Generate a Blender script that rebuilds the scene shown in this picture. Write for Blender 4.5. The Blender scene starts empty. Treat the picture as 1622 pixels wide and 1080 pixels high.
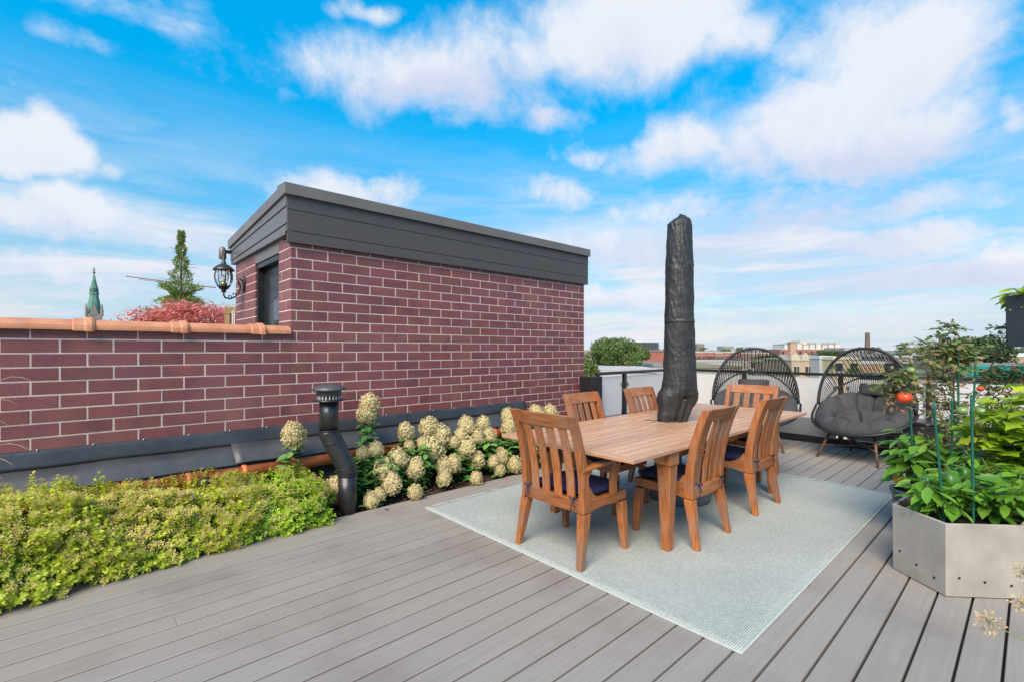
import bpy, math, random
import numpy as np
from mathutils import Vector, Matrix, noise as mnoise
R = math.radians
random.seed(7); rng = np.random.default_rng(7)
sc = bpy.context.scene
COL = sc.collection

# ------------------------------------------------------------------ camera
EYE = 1.45; F = 751.0; CX = 811.0; HY = 553.0; TH = R(47.8)
FW = Vector((math.cos(TH), math.sin(TH), 0)); RT = Vector((math.sin(TH), -math.cos(TH), 0))
cam = bpy.data.cameras.new('camera'); camo = bpy.data.objects.new('camera', cam); COL.objects.link(camo)
camo.location = (0, 0, EYE); camo.rotation_euler = (R(90), 0, TH - R(90))
cam.sensor_width = 36; cam.lens = 36 * F / 1622; cam.shift_y = 13 / 1622
cam.clip_start = 0.05; cam.clip_end = 9000
sc.camera = camo
sc.view_settings.view_transform = 'Standard'; sc.view_settings.look = 'None'
sc.view_settings.exposure = 0.85; sc.view_settings.gamma = 1.0

def at(px, d, z=0.0):
    r = (px - CX) / F * d
    p = FW * d + RT * r
    return Vector((p.x, p.y, z))
def zat(py, d): return EYE - (py - HY) / F * d
def onY(px, Y):
    rho = (px - CX) / F
    d = Y / (math.sin(TH) - rho * math.cos(TH))
    return d * (math.cos(TH) + rho * math.sin(TH)), d

# ------------------------------------------------------------------ sun + sky
SUNV = Vector((-0.84, -0.44, 0.95)).normalized()
sl = bpy.data.lights.new('sun', 'SUN'); sl.energy = 3.6; sl.angle = R(40); sl.color = (1.0, 0.84, 0.66)
so = bpy.data.objects.new('sun', sl); COL.objects.link(so)
so.rotation_euler = (-SUNV).to_track_quat('-Z', 'Y').to_euler()

w = bpy.data.worlds.new('World'); sc.world = w; w.use_nodes = True
nt = w.node_tree; nt.nodes.clear()
def N(t, **k):
    n = nt.nodes.new(t)
    for a, b in k.items(): setattr(n, a, b)
    return n
def M(op, a, b=None, c=None, clamp=False):
    n = N('ShaderNodeMath', operation=op, use_clamp=clamp)
    for i, v in enumerate((a, b, c)):
        if v is None: continue
        if isinstance(v, (int, float)): n.inputs[i].default_value = v
        else: nt.links.new(v, n.inputs[i])
    return n.outputs[0]
def dot(a, v):
    n = N('ShaderNodeVectorMath', operation='DOT_PRODUCT'); nt.links.new(a, n.inputs[0]); n.inputs[1].default_value = v
    return n.outputs['Value']
def sstep(x, lo, hi):
    n = N('ShaderNodeMapRange', interpolation_type='SMOOTHSTEP')
    nt.links.new(x, n.inputs[0]); n.inputs[1].default_value = lo; n.inputs[2].default_value = hi
    return n.outputs[0]
sky = N('ShaderNodeTexSky', sky_type='NISHITA'); sky.sun_disc = False
sky.sun_elevation = math.asin(SUNV.z); sky.sun_rotation = math.atan2(SUNV.x, SUNV.y)
sky.air_density = 1.0; sky.dust_density = 0.3; sky.ozone_density = 3.0
tc = N('ShaderNodeTexCoord'); D = tc.outputs['Generated']
sep = N('ShaderNodeSeparateXYZ'); nt.links.new(D, sep.inputs[0]); dz = sep.outputs['Z']
hs = N('ShaderNodeHueSaturation'); hs.inputs['Saturation'].default_value = 1.55; hs.inputs['Hue'].default_value = 0.478
vm = N('ShaderNodeMapRange'); nt.links.new(dz, vm.inputs[0]); vm.inputs[1].default_value = 0.05; vm.inputs[2].default_value = 0.55; vm.inputs[3].default_value = 0.8; vm.inputs[4].default_value = 2.3; nt.links.new(vm.outputs[0], hs.inputs['Value'])
nt.links.new(sky.outputs[0], hs.inputs['Color'])
def tex(vec, scale, detail=6, rough=0.55, dist=0.0, off=(0, 0, 0), sv=(1, 1, 1)):
    mp = N('ShaderNodeMapping'); nt.links.new(vec, mp.inputs[0]); mp.inputs['Location'].default_value = off; mp.inputs['Scale'].default_value = sv
    n = N('ShaderNodeTexNoise'); nt.links.new(mp.outputs[0], n.inputs['Vector'])
    n.inputs['Scale'].default_value = scale; n.inputs['Detail'].default_value = detail
    n.inputs['Roughness'].default_value = rough; n.inputs['Distortion'].default_value = dist
    return n.outputs['Fac']
# clouds of the cumulus bank, each one a soft patch of the sky (direction, half-width, half-height)
blobs = [  # px, py, half width px, half height px, weight
 (1000, 45, 190, 62, 1.0), (1180, 60, 90, 40, .75), (1400, 95, 170, 110, 1.0), (1530, 60, 90, 45, .7), (1270, 195, 160, 80, 1.0), (1390, 225, 150, 60, .9),
 (1090, 228, 110, 34, .8), (1330, 262, 190, 36, .8), (690, 120, 170, 55, .95), (770, 95, 110, 60, .9), (855, 175, 70, 24, .7), (1600, 175, 45, 25, .6),
 (590, 122, 60, 40, .7), (215, 18, 130, 26, .50), (110, 70, 80, 24, .46), (20, 110, 50, 34, .42), (45, 235, 95, 48, 1.0), (150, 258, 40, 26, .7),
 (590, 4, 60, 14, .7), (460, 152, 26, 18, .45), (930, 235, 60, 20, .6), (60, 335, 190, 46, .95), (200, 372, 170, 40, .7), (560, 300, 120, 30, .78),
 (1420, 390, 120, 34, .95), (1590, 400, 70, 30, .9), (880, 300, 80, 30, .7), (960, 385, 120, 34, .75), (1130, 330, 220, 34, .78), (1300, 345, 250, 30, .78),
 (90, 440, 180, 45, .7), (1480, 430, 260, 30, .78), (990, 470, 130, 26, .78), (1350, 500, 300, 28, .78)]
wn = N('ShaderNodeTexNoise'); nt.links.new(D, wn.inputs['Vector']); wn.inputs['Scale'].default_value = 7.0; wn.inputs['Detail'].default_value = 5
wsub = N('ShaderNodeVectorMath', operation='SUBTRACT'); nt.links.new(wn.outputs['Color'], wsub.inputs[0]); wsub.inputs[1].default_value = (.5, .5, .5)
wscl = N('ShaderNodeVectorMath', operation='SCALE'); nt.links.new(wsub.outputs[0], wscl.inputs[0]); wscl.inputs['Scale'].default_value = 0.11
wadd = N('ShaderNodeVectorMath', operation='ADD'); nt.links.new(D, wadd.inputs[0]); nt.links.new(wscl.outputs[0], wadd.inputs[1])
DW = wadd.outputs[0]
field = None; low = None
for (px, py, a, b, wt) in blobs:
    v = Vector((FW * 1.0 + RT * ((px - CX) / F))) + Vector((0, 0, (HY - py) / F)); ln = v.length; v = v.normalized()
    t = Vector((v.y, -v.x, 0)).normalized(); u = t.cross(v); ca = a / F / ln * (1 / math.sqrt(1 + ((px - CX) / F) ** 2)); cb = b / F / ln
    ca *= 1.4; cb *= 1.4
    q1 = M('DIVIDE', dot(DW, t), ca); q2 = M('DIVIDE', M('SUBTRACT', dot(DW, u), 0.0), cb)
    q = M('ADD', M('MULTIPLY', q1, q1), M('MULTIPLY', q2, q2))
    g = M('MULTIPLY', M('EXPONENT', M('MULTIPLY', q, -1.1)), wt)
    g = M('MULTIPLY', g, M('GREATER_THAN', dot(D, v), 0.3))
    field = g if field is None else M('MAXIMUM', field, g)
    sh = M('MULTIPLY', g, M('MULTIPLY', q2, -1.0)); low = sh if low is None else M('ADD', low, sh)
n1 = tex(D, 4.5, 10, 0.66, 0.4); n2 = tex(D, 16, 6, 0.6, 0.2, (3, 1, 2))
dens = M('ADD', M('ADD', field, M('MULTIPLY', M('SUBTRACT', n1, 0.5), 1.15)), M('MULTIPLY', M('SUBTRACT', n2, 0.5), 0.55))
cum = sstep(dens, 0.22, 0.86)
# thin high streaks and the general veil that thickens towards the horizon
wis = sstep(tex(D, 2.2, 8, 0.62, 0.8, (1.3, 4, 0), (1, 1, 5.5)), 0.36, 0.64)
belt = M('SUBTRACT', 1.0, sstep(dz, 0.06, 0.46))
veil = M('MULTIPLY', belt, M('ADD', M('MULTIPLY', wis, 0.95), 0.42), clamp=True)
hz = M('SUBTRACT', 1.0, sstep(dz, -0.02, 0.30))
veil = M('MAXIMUM', veil, M('MULTIPLY', hz, 0.85))
tot = M('MAXIMUM', M('MULTIPLY', cum, 0.97), veil)
shade = sstep(M('ADD', low, M('MULTIPLY', M('SUBTRACT', n1, 0.5), -2.2)), -0.35, 0.75)
ccr = N('ShaderNodeMix', data_type='RGBA'); nt.links.new(shade, ccr.inputs[0])
ccr.inputs[6].default_value = (6.35, 6.6, 7.1, 1); ccr.inputs[7].default_value = (4.9, 5.3, 6.6, 1)
vcol = N('ShaderNodeMix', data_type='RGBA'); nt.links.new(cum, vcol.inputs[0])
lowst = sstep(tex(D, 3.4, 9, 0.62, 0.5, (5, 2, 1), (1, 1, 7)), 0.44, 0.62)
vbase = N('ShaderNodeMix', data_type='RGBA'); nt.links.new(lowst, vbase.inputs[0]); vbase.inputs[6].default_value = (4.3, 5.5, 6.8, 1); vbase.inputs[7].default_value = (6.2, 6.3, 6.9, 1)
nt.links.new(vbase.outputs[2], vcol.inputs[6]); nt.links.new(ccr.outputs[2], vcol.inputs[7])
mix = N('ShaderNodeMix', data_type='RGBA'); nt.links.new(tot, mix.inputs[0]); nt.links.new(hs.outputs[0], mix.inputs[6]); nt.links.new(vcol.outputs[2], mix.inputs[7])
bg = N('ShaderNodeBackground'); nt.links.new(mix.outputs[2], bg.inputs[0]); bg.inputs[1].default_value = 0.075
wo = N('ShaderNodeOutputWorld'); nt.links.new(bg.outputs[0], wo.inputs[0])
sc.cycles.max_bounces = 6; sc.cycles.transparent_max_bounces = 8

# ------------------------------------------------------------------ materials
def S(c):  # sRGB 0-255 to linear
    return tuple((x / 255 / 12.92) if x / 255 < 0.04045 else (((x / 255) + 0.055) / 1.055) ** 2.4 for x in c)
def pm(name, c1, c2=None, scale=6, rough=0.6, bump=0.0, bscale=40, stretch=(1, 1, 1), metal=0.0, island=0.0, detail=6,
       rr=0.0, coat=0.0, ramp=(0.35, 0.65), trans=0.0, hueisl=0.0, spec=0.5, bdist=0.01, stain=None, objr=0.0):
    m = bpy.data.materials.new(name); m.use_nodes = True; t = m.node_tree; b = t.nodes['Principled BSDF']
    L = t.links.new
    tcn = t.nodes.new('ShaderNodeTexCoord'); mp = t.nodes.new('ShaderNodeMapping'); L(tcn.outputs['Object'], mp.inputs[0]); mp.inputs['Scale'].default_value = stretch
    b.inputs['Roughness'].default_value = rough; b.inputs['Metallic'].default_value = metal; b.inputs['Coat Weight'].default_value = coat
    b.inputs['Specular IOR Level'].default_value = spec
    geo = t.nodes.new('ShaderNodeNewGeometry')
    off = t.nodes.new('ShaderNodeVectorMath'); off.operation = 'ADD'; L(mp.outputs[0], off.inputs[0])
    if island or hueisl:
        sc1 = t.nodes.new('ShaderNodeMath'); sc1.operation = 'MULTIPLY'; L(geo.outputs['Random Per Island'], sc1.inputs[0]); sc1.inputs[1].default_value = 37.0
        L(sc1.outputs[0], off.inputs[1])
    n = t.nodes.new('ShaderNodeTexNoise'); L(off.outputs[0], n.inputs['Vector']); n.inputs['Scale'].default_value = scale; n.inputs['Detail'].default_value = detail
    r = t.nodes.new('ShaderNodeValToRGB'); L(n.outputs['Fac'], r.inputs[0])
    r.color_ramp.elements[0].position = ramp[0]; r.color_ramp.elements[1].position = ramp[1]
    c2 = c2 or tuple(x * 0.8 for x in c1)
    r.color_ramp.elements[0].color = (*c2, 1); r.color_ramp.elements[1].color = (*c1, 1)
    out = r.outputs[0]
    if stain:
        n3 = t.nodes.new('ShaderNodeTexNoise'); L(tcn.outputs['Object'], n3.inputs['Vector']); n3.inputs['Scale'].default_value = stain[1]; n3.inputs['Detail'].default_value = 5
        r3 = t.nodes.new('ShaderNodeValToRGB'); L(n3.outputs['Fac'], r3.inputs[0]); r3.color_ramp.elements[0].position = stain[2]; r3.color_ramp.elements[1].position = stain[3]
        r3.color_ramp.elements[0].color = (0, 0, 0, 1); r3.color_ramp.elements[1].color = (1, 1, 1, 1)
        mx = t.nodes.new('ShaderNodeMix'); mx.data_type = 'RGBA'; L(r3.outputs[0], mx.inputs[0]); L(out, mx.inputs[6]); mx.inputs[7].default_value = (*stain[0], 1)
        out = mx.outputs[2]
    if island or hueisl:
        h = t.nodes.new('ShaderNodeHueSaturation'); L(out, h.inputs['Color'])
        mr = t.nodes.new('ShaderNodeMapRange'); L(geo.outputs['Random Per Island'], mr.inputs[0]); mr.inputs[3].default_value = 1 - island; mr.inputs[4].default_value = 1 + island
        if objr:
            oi = t.nodes.new('ShaderNodeObjectInfo'); mo = t.nodes.new('ShaderNodeMath'); mo.operation = 'MULTIPLY_ADD'; L(oi.outputs['Random'], mo.inputs[0]); mo.inputs[1].default_value = objr; mo.inputs[2].default_value = -objr / 2
            ma = t.nodes.new('ShaderNodeMath'); ma.operation = 'ADD'; L(mr.outputs[0], ma.inputs[0]); L(mo.outputs[0], ma.inputs[1]); L(ma.outputs[0], h.inputs['Value'])
        else: L(mr.outputs[0], h.inputs['Value'])
        if hueisl:
            wn_ = t.nodes.new('ShaderNodeTexWhiteNoise'); wn_.noise_dimensions = '1D'; L(geo.outputs['Random Per Island'], wn_.inputs['W'])
            mr2 = t.nodes.new('ShaderNodeMapRange'); L(wn_.outputs['Value'], mr2.inputs[0]); mr2.inputs[3].default_value = 0.5 - hueisl; mr2.inputs[4].default_value = 0.5 + hueisl
            L(mr2.outputs[0], h.inputs['Hue'])
        out = h.outputs[0]
    L(out, b.inputs['Base Color'])
    if rr:
        mr3 = t.nodes.new('ShaderNodeMapRange'); L(n.outputs['Fac'], mr3.inputs[0]); mr3.inputs[3].default_value = rough - rr; mr3.inputs[4].default_value = rough + rr
        L(mr3.outputs[0], b.inputs['Roughness'])
    if bump:
        n2 = t.nodes.new('ShaderNodeTexNoise'); L(off.outputs[0], n2.inputs['Vector']); n2.inputs['Scale'].default_value = bscale; n2.inputs['Detail'].default_value = 4
        bn = t.nodes.new('ShaderNodeBump'); bn.inputs['Strength'].default_value = bump; bn.inputs['Distance'].default_value = bdist
        L(n2.outputs['Fac'], bn.inputs['Height']); L(bn.outputs[0], b.inputs['Normal'])
    if trans:
        tr = t.nodes.new('ShaderNodeBsdfTranslucent'); L(out, tr.inputs['Color'])
        ms = t.nodes.new('ShaderNodeMixShader'); ms.inputs[0].default_value = trans
        o = t.nodes['Material Output']; L(b.outputs[0], ms.inputs[1]); L(tr.outputs[0], ms.inputs[2]); L(ms.outputs[0], o.inputs['Surface'])
    return m
def leafmat(name, cols, trans=0.3, rough=0.5):
    m = bpy.data.materials.new(name); m.use_nodes = True; t = m.node_tree; b = t.nodes['Principled BSDF']; L = t.links.new
    geo = t.nodes.new('ShaderNodeNewGeometry'); r = t.nodes.new('ShaderNodeValToRGB'); L(geo.outputs['Random Per Island'], r.inputs[0])
    el = r.color_ramp.elements
    while len(el) < len(cols): el.new(0.5)
    for i, c in enumerate(cols): el[i].position = i / max(1, len(cols) - 1); el[i].color = (*c, 1)
    L(r.outputs[0], b.inputs['Base Color']); b.inputs['Roughness'].default_value = rough
    tr = t.nodes.new('ShaderNodeBsdfTranslucent'); L(r.outputs[0], tr.inputs['Color']); ms = t.nodes.new('ShaderNodeMixShader'); ms.inputs[0].default_value = trans
    o = t.nodes['Material Output']; L(b.outputs[0], ms.inputs[1]); L(tr.outputs[0], ms.inputs[2]); L(ms.outputs[0], o.inputs['Surface'])
    return m

teakc = ((0.43, 0.165, 0.045), (0.22, 0.072, 0.018))
def teak(name, stretch, c=teakc, **k):
    k['objr'] = .38
    return pm(name, c[0], c[1], scale=14, stretch=stretch, rough=0.5, bump=0.15, bscale=60, island=0.16, hueisl=0.008, ramp=(0.3, 0.7), stain=((0.24, 0.165, 0.115), 4.0, 0.46, 0.80), **k)
teak_z = teak('teak_z', (5, 5, .45)); teak_x = teak('teak_x', (.45, 5, 5)); teak_y = teak('teak_y', (5, .45, 5))
topc = ((0.56, 0.32, 0.19), (0.40, 0.205, 0.11))
top_x = pm('tabletop_wood', topc[0], topc[1], scale=12, stretch=(.4, 6, 6), rough=0.42, bump=0.12, bscale=50, island=0.13, ramp=(0.3, 0.7), stain=((0.30, 0.12, 0.05), 2.2, 0.60, 0.85))
deckm = pm('deck_composite', (0.270, 0.240, 0.210), (0.245, 0.217, 0.190), scale=9, stretch=(.18, 6, 1), rough=0.62, bump=0.25, bscale=22, island=0.025, bdist=0.004, stain=((0.185, 0.157, 0.135), 1.6, 0.50, 0.78))
soilm = pm('mulch', (0.075, 0.035, 0.02), (0.02, 0.012, 0.008), scale=30, rough=0.95, bump=0.8, bscale=60)
brickm = pm('glazed_brick', (0.205, 0.060, 0.058), (0.150, 0.048, 0.052), scale=5, rough=0.50, bump=0.2, bscale=55, island=0.12, hueisl=0.010, rr=0.10, detail=8, stain=((0.235, 0.095, 0.088), 1.7, 0.50, 0.90))
mortarm = pm('mortar', (0.66, 0.50, 0.43), (0.56, 0.43, 0.37), scale=25, rough=0.9, bump=0.3, bscale=120)
terram = pm('terracotta', (0.56, 0.245, 0.125), (0.43, 0.165, 0.08), scale=7, rough=0.6, bump=0.15, bscale=50, stain=((0.42, 0.29, 0.20), 9, 0.55, 0.8))
claym = pm('orange_clay', (0.66, 0.17, 0.05), (0.50, 0.115, 0.035), scale=8, rough=0.55, bump=0.1)
membrane = pm('roof_membrane', (0.060, 0.064, 0.072), (0.040, 0.043, 0.050), scale=3, rough=0.5, bump=0.35, bscale=6, bdist=0.02, rr=0.1, stain=((0.12, 0.12, 0.125), 7, 0.66, 0.85))
clad = pm('dark_cladding', (0.078, 0.067, 0.064), (0.064, 0.056, 0.054), scale=20, rough=0.55, bump=0.12, bscale=200, stretch=(1, 1, 3), stain=((0.055, 0.055, 0.06), 1.2, 0.5, 0.8))
capm = pm('cap_metal', (0.18, 0.155, 0.138), (0.15, 0.13, 0.115), scale=3, rough=0.42, metal=0.2)
blackm = pm('black_metal', (0.018, 0.018, 0.02), (0.012, 0.012, 0.013), scale=10, rough=0.35, bump=0.03)
blackpipe = pm('black_pipe', (0.022, 0.022, 0.024), (0.014, 0.014, 0.015), scale=6, rough=0.34, bump=0.3, bscale=12)
doorm = pm('black_door', (0.02, 0.022, 0.026), (0.015, 0.016, 0.019), scale=5, rough=0.25)
frost = pm('frosted_glass', (0.68, 0.66, 0.64), (0.62, 0.60, 0.585), scale=1.2, rough=0.25, trans=0.18)
kickm = pm('kick_panel', (0.22, 0.225, 0.24), (0.18, 0.185, 0.20), scale=2, rough=0.3)
concm = pm('concrete', (0.37, 0.335, 0.29), (0.27, 0.245, 0.21), scale=4, rough=0.75, bump=0.12, bscale=50, stain=((0.20, 0.175, 0.145), 3.0, 0.56, 0.82))
covm = pm('parasol_cover', (0.030, 0.029, 0.029), (0.020, 0.019, 0.020), scale=5, rough=0.50, bump=0.55, bscale=8, bdist=0.02, stretch=(1, 1, 1.8))
ropem = pm('black_rope', (0.030, 0.031, 0.034), (0.018, 0.018, 0.02), scale=40, rough=0.6, bump=0.4, bscale=90, bdist=0.003)
cushm = pm('grey_cushion', (0.052, 0.050, 0.050), (0.036, 0.034, 0.035), scale=6, rough=0.85, bump=0.3, bscale=220, bdist=0.002)
navym = pm('navy_cloth', (0.008, 0.013, 0.065), (0.005, 0.008, 0.04), scale=8, rough=0.8, bump=0.2, bscale=150, bdist=0.002)
legwood = pm('walnut_leg', (0.17, 0.085, 0.045), (0.10, 0.05, 0.028), scale=10, stretch=(4, 4, .5), rough=0.5)
greystone = pm('grey_base', (0.12, 0.12, 0.125), rough=0.6, scale=8)
stakem = pm('green_stake', (0.008, 0.12, 0.075), (0.005, 0.07, 0.045), scale=30, rough=0.35, bump=0.3, bscale=60)
wirem = pm('galvanised_wire', (0.35, 0.35, 0.35), rough=0.4, metal=0.7)
stemg = pm('green_stem', (0.10, 0.17, 0.04), (0.06, 0.11, 0.03), scale=10, rough=0.6)
stemb = pm('brown_stem', (0.11, 0.075, 0.04), (0.06, 0.04, 0.022), scale=20, rough=0.8)
bluepot = pm('blue_pot', (0.045, 0.065, 0.11), rough=0.35)
tomred = pm('ripe_fruit', (0.62, 0.045, 0.012), (0.62, 0.10, 0.02), scale=8, rough=0.22)
tomgreen = pm('green_fruit', (0.20, 0.29, 0.09), (0.15, 0.24, 0.07), scale=8, rough=0.25)
pepgreen = pm('green_pepper_skin', (0.06, 0.17, 0.018), (0.035, 0.12, 0.012), scale=8, rough=0.38)
yellowf = pm('yellow_fruit', (0.55, 0.30, 0.05), rough=0.3)
copper = pm('verdigris', (0.12, 0.27, 0.20), (0.09, 0.19, 0.15), scale=.4, rough=0.8)
stonem = pm('tower_stone', (0.33, 0.27, 0.22), (0.22, 0.18, 0.15), scale=.8, rough=0.9)
glassm = pm('dark_window', (0.03, 0.04, 0.05), rough=0.1)
dryg = pm('dry_grass', (0.42, 0.28, 0.17), (0.30, 0.20, 0.12), scale=30, rough=0.8)
fencew = pm('weathered_fence', (0.30, 0.20, 0.08), (0.2, 0.13, 0.05), scale=12, rough=0.8, stretch=(4, 4, .5))
l_spirea = leafmat('spirea_leaf', [(0.26, 0.38, 0.02), (0.54, 0.60, 0.04), (0.42, 0.52, 0.03), (0.72, 0.72, 0.09), (0.60, 0.64, 0.06)], 0.35)
l_spirea2 = leafmat('spirea_leaf_fresh', [(0.22, 0.40, 0.02), (0.38, 0.56, 0.03), (0.52, 0.68, 0.06), (0.30, 0.48, 0.03)], 0.35)
l_spent = leafmat('spent_bloom', [(0.48, 0.36, 0.10), (0.56, 0.42, 0.14), (0.44, 0.37, 0.08), (0.58, 0.38, 0.19)], 0.15)
l_pink = leafmat('pink_bloom', [(0.62, 0.22, 0.27), (0.65, 0.36, 0.34)], 0.2)
l_hyd = leafmat('hydrangea_leaf', [(0.06, 0.17, 0.035), (0.13, 0.30, 0.06), (0.09, 0.23, 0.05), (0.20, 0.38, 0.10)], 0.25, 0.42)
l_bloom = leafmat('hydrangea_petal', [(0.40, 0.33, 0.13), (0.68, 0.58, 0.30), (0.55, 0.36, 0.20), (0.78, 0.70, 0.42), (0.46, 0.45, 0.16), (0.72, 0.60, 0.36)], 0.2, 0.7)
l_pepper = leafmat('pepper_leaf', [(0.08, 0.20, 0.018), (0.17, 0.36, 0.035), (0.11, 0.27, 0.025), (0.26, 0.45, 0.07)], 0.32, 0.32)
l_tomato = leafmat('tomato_leaf', [(0.10, 0.15, 0.04), (0.16, 0.22, 0.06), (0.28, 0.22, 0.09), (0.10, 0.18, 0.04), (0.22, 0.26, 0.09)], 0.3)
l_dry = leafmat('dry_leaf', [(0.26, 0.13, 0.07), (0.40, 0.24, 0.13), (0.20, 0.10, 0.05), (0.34, 0.28, 0.13)], 0.25, 0.8)
l_lime = leafmat('lime_leaf', [(0.22, 0.36, 0.02), (0.36, 0.50, 0.03), (0.28, 0.42, 0.02), (0.48, 0.55, 0.05)], 0.4, 0.4)
l_maple = leafmat('maple_leaf', [(0.55, 0.10, 0.10), (0.75, 0.20, 0.20), (0.62, 0.26, 0.15), (0.82, 0.34, 0.32)], 0.35)
l_conif = leafmat('conifer_leaf', [(0.11, 0.20, 0.03), (0.22, 0.31, 0.05), (0.34, 0.35, 0.11)], 0.2)
l_tree = leafmat('tree_leaf', [(0.05, 0.10, 0.02), (0.11, 0.17, 0.04), (0.17, 0.23, 0.06), (0.08, 0.14, 0.03)], 0.25)
l_treed = leafmat('tree_leaf_dark', [(0.03, 0.065, 0.02), (0.06, 0.10, 0.03), (0.09, 0.13, 0.035)], 0.2)
barkm = pm('bark', (0.10, 0.07, 0.045), rough=0.9, scale=8)

# ------------------------------------------------------------------ object helpers
def tag(o, label=None, cat=None, group=None, kind=None):
    if label: o['label'] = label
    if cat: o['category'] = cat
    if group: o['group'] = group
    if kind: o['kind'] = kind
    return o
def thing(name, loc, label, cat, rz=0.0, group=None):
    o = bpy.data.objects.new(name, None); COL.objects.link(o); o.location = loc; o.rotation_euler = (0, 0, rz)
    o.empty_display_size = 0.1
    return tag(o, label, cat, group)
def clone(root, loc, rz, label):
    r = root.copy(); COL.objects.link(r); r.location = loc; r.rotation_euler = (0, 0, rz); r['label'] = label
    for ch in list(root.children):
        c = ch.copy(); COL.objects.link(c); c.parent = r
        for g in list(ch.children):
            d = g.copy(); COL.objects.link(d); d.parent = c
    return r
class MB:
    def __init__(s): s.v = []; s.f = []
    def add(s, vs, fs):
        b = len(s.v); s.v += [tuple(x) for x in vs]; s.f += [tuple(i + b for i in f) for f in fs]; return s
    def box(s, x0, x1, y0, y1, z0, z1, mtx=None):
        vs = [Vector((x, y, z)) for x in (x0, x1) for y in (y0, y1) for z in (z0, z1)]
        if mtx: vs = [mtx @ v for v in vs]
        return s.add(vs, [(0, 1, 3, 2), (4, 6, 7, 5), (0, 4, 5, 1), (2, 3, 7, 6), (0, 2, 6, 4), (1, 5, 7, 3)])
    def loft(s, secs, cap=True):
        n = len(secs[0]); vs = [p for q in secs for p in q]; fs = []
        for i in range(len(secs) - 1):
            for j in range(n):
                a = i * n + j; b = i * n + (j + 1) % n; fs.append((a, b, b + n, a + n))
        if cap: fs.append(tuple(reversed(range(n)))); fs.append(tuple(range((len(secs) - 1) * n, len(secs) * n)))
        return s.add(vs, fs)
    def post(s, p0, p1, w0, w1, d0=None, d1=None):   # tapered rectangular leg, sections horizontal
        d0 = d0 or w0; d1 = d1 or w1
        def q(p, w_, d_): return [Vector((p[0] + a * w_ / 2, p[1] + b * d_ / 2, p[2])) for a, b in ((-1, -1), (1, -1), (1, 1), (-1, 1))]
        return s.loft([q(p0, w0, d0), q(p1, w1, d1)])
    def prism(s, poly, ax, a0, a1):   # polygon in the two other axes extruded along axis ax
        def P(u, v, a): return (a, u, v) if ax == 'x' else ((u, a, v) if ax == 'y' else (u, v, a))
        n = len(poly); vs = [P(u, v, a0) for u, v in poly] + [P(u, v, a1) for u, v in poly]
        fs = [(i, (i + 1) % n, (i + 1) % n + n, i + n) for i in range(n)] + [tuple(reversed(range(n))), tuple(range(n, 2 * n))]
        return s.add(vs, fs)
    def tube(s, pts, r, seg=8, cap=True):
        pts = [Vector(p) for p in pts]; k = len(pts); rs = r if isinstance(r, (list, tuple)) else [r] * k
        secs = []; pu = None
        for i, p in enumerate(pts):
            t = (pts[min(i + 1, k - 1)] - pts[max(i - 1, 0)])
            t = t.normalized() if t.length > 1e-9 else Vector((0, 0, 1))
            if pu is None: pu = t.orthogonal().normalized()
            else:
                pu = (pu - t * pu.dot(t)); pu = pu.normalized() if pu.length > 1e-6 else t.orthogonal().normalized()
            pv = t.cross(pu)
            secs.append([p + (pu * math.cos(2 * math.pi * j / seg) + pv * math.sin(2 * math.pi * j / seg)) * rs[i] for j in range(seg)])
        return s.loft(secs, cap)
    def lathe(s, prof, cx=0, cy=0, seg=24, sx=1, sy=1):
        secs = [[Vector((cx + r * sx * math.cos(2 * math.pi * j / seg), cy + r * sy * math.sin(2 * math.pi * j / seg), z)) for j in range(seg)] for r, z in prof]
        return s.loft(secs)
    def ball(s, c, rx, ry, rz, seg=12, rings=8, lob=0.0, nl=4):
        prof = []
        for i in range(rings + 1):
            a = math.pi * i / rings; prof.append((max(1e-4, math.sin(a)), -math.cos(a)))
        secs = [[Vector((c[0] + r * rx * (1 + lob * math.cos(nl * 2 * math.pi * j / seg)) * math.cos(2 * math.pi * j / seg), c[1] + r * ry * (1 + lob * math.cos(nl * 2 * math.pi * j / seg)) * math.sin(2 * math.pi * j / seg), c[2] + z * rz)) for j in range(seg)] for r, z in prof]
        return s.loft(secs)
    def build(s, name, mat, parent=None, bevel=0.0, smooth=False, bseg=2):
        me = bpy.data.meshes.new(name); me.from_pydata(s.v, [], s.f); me.materials.append(mat)
        import bmesh
        bm = bmesh.new(); bm.from_mesh(me); bmesh.ops.recalc_face_normals(bm, faces=bm.faces); bm.to_mesh(me); bm.free()
        if smooth: me.polygons.foreach_set('use_smooth', [True] * len(me.polygons))
        o = bpy.data.objects.new(name, me); COL.objects.link(o)
        if parent is not None: o.parent = parent
        if bevel:
            b = o.modifiers.new('bevel', 'BEVEL'); b.width = bevel; b.segments = bseg; b.limit_method = 'ANGLE'; b.angle_limit = R(40)
            if not smooth: me.polygons.foreach_set('use_smooth', [False] * len(me.polygons))
        return o

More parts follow.
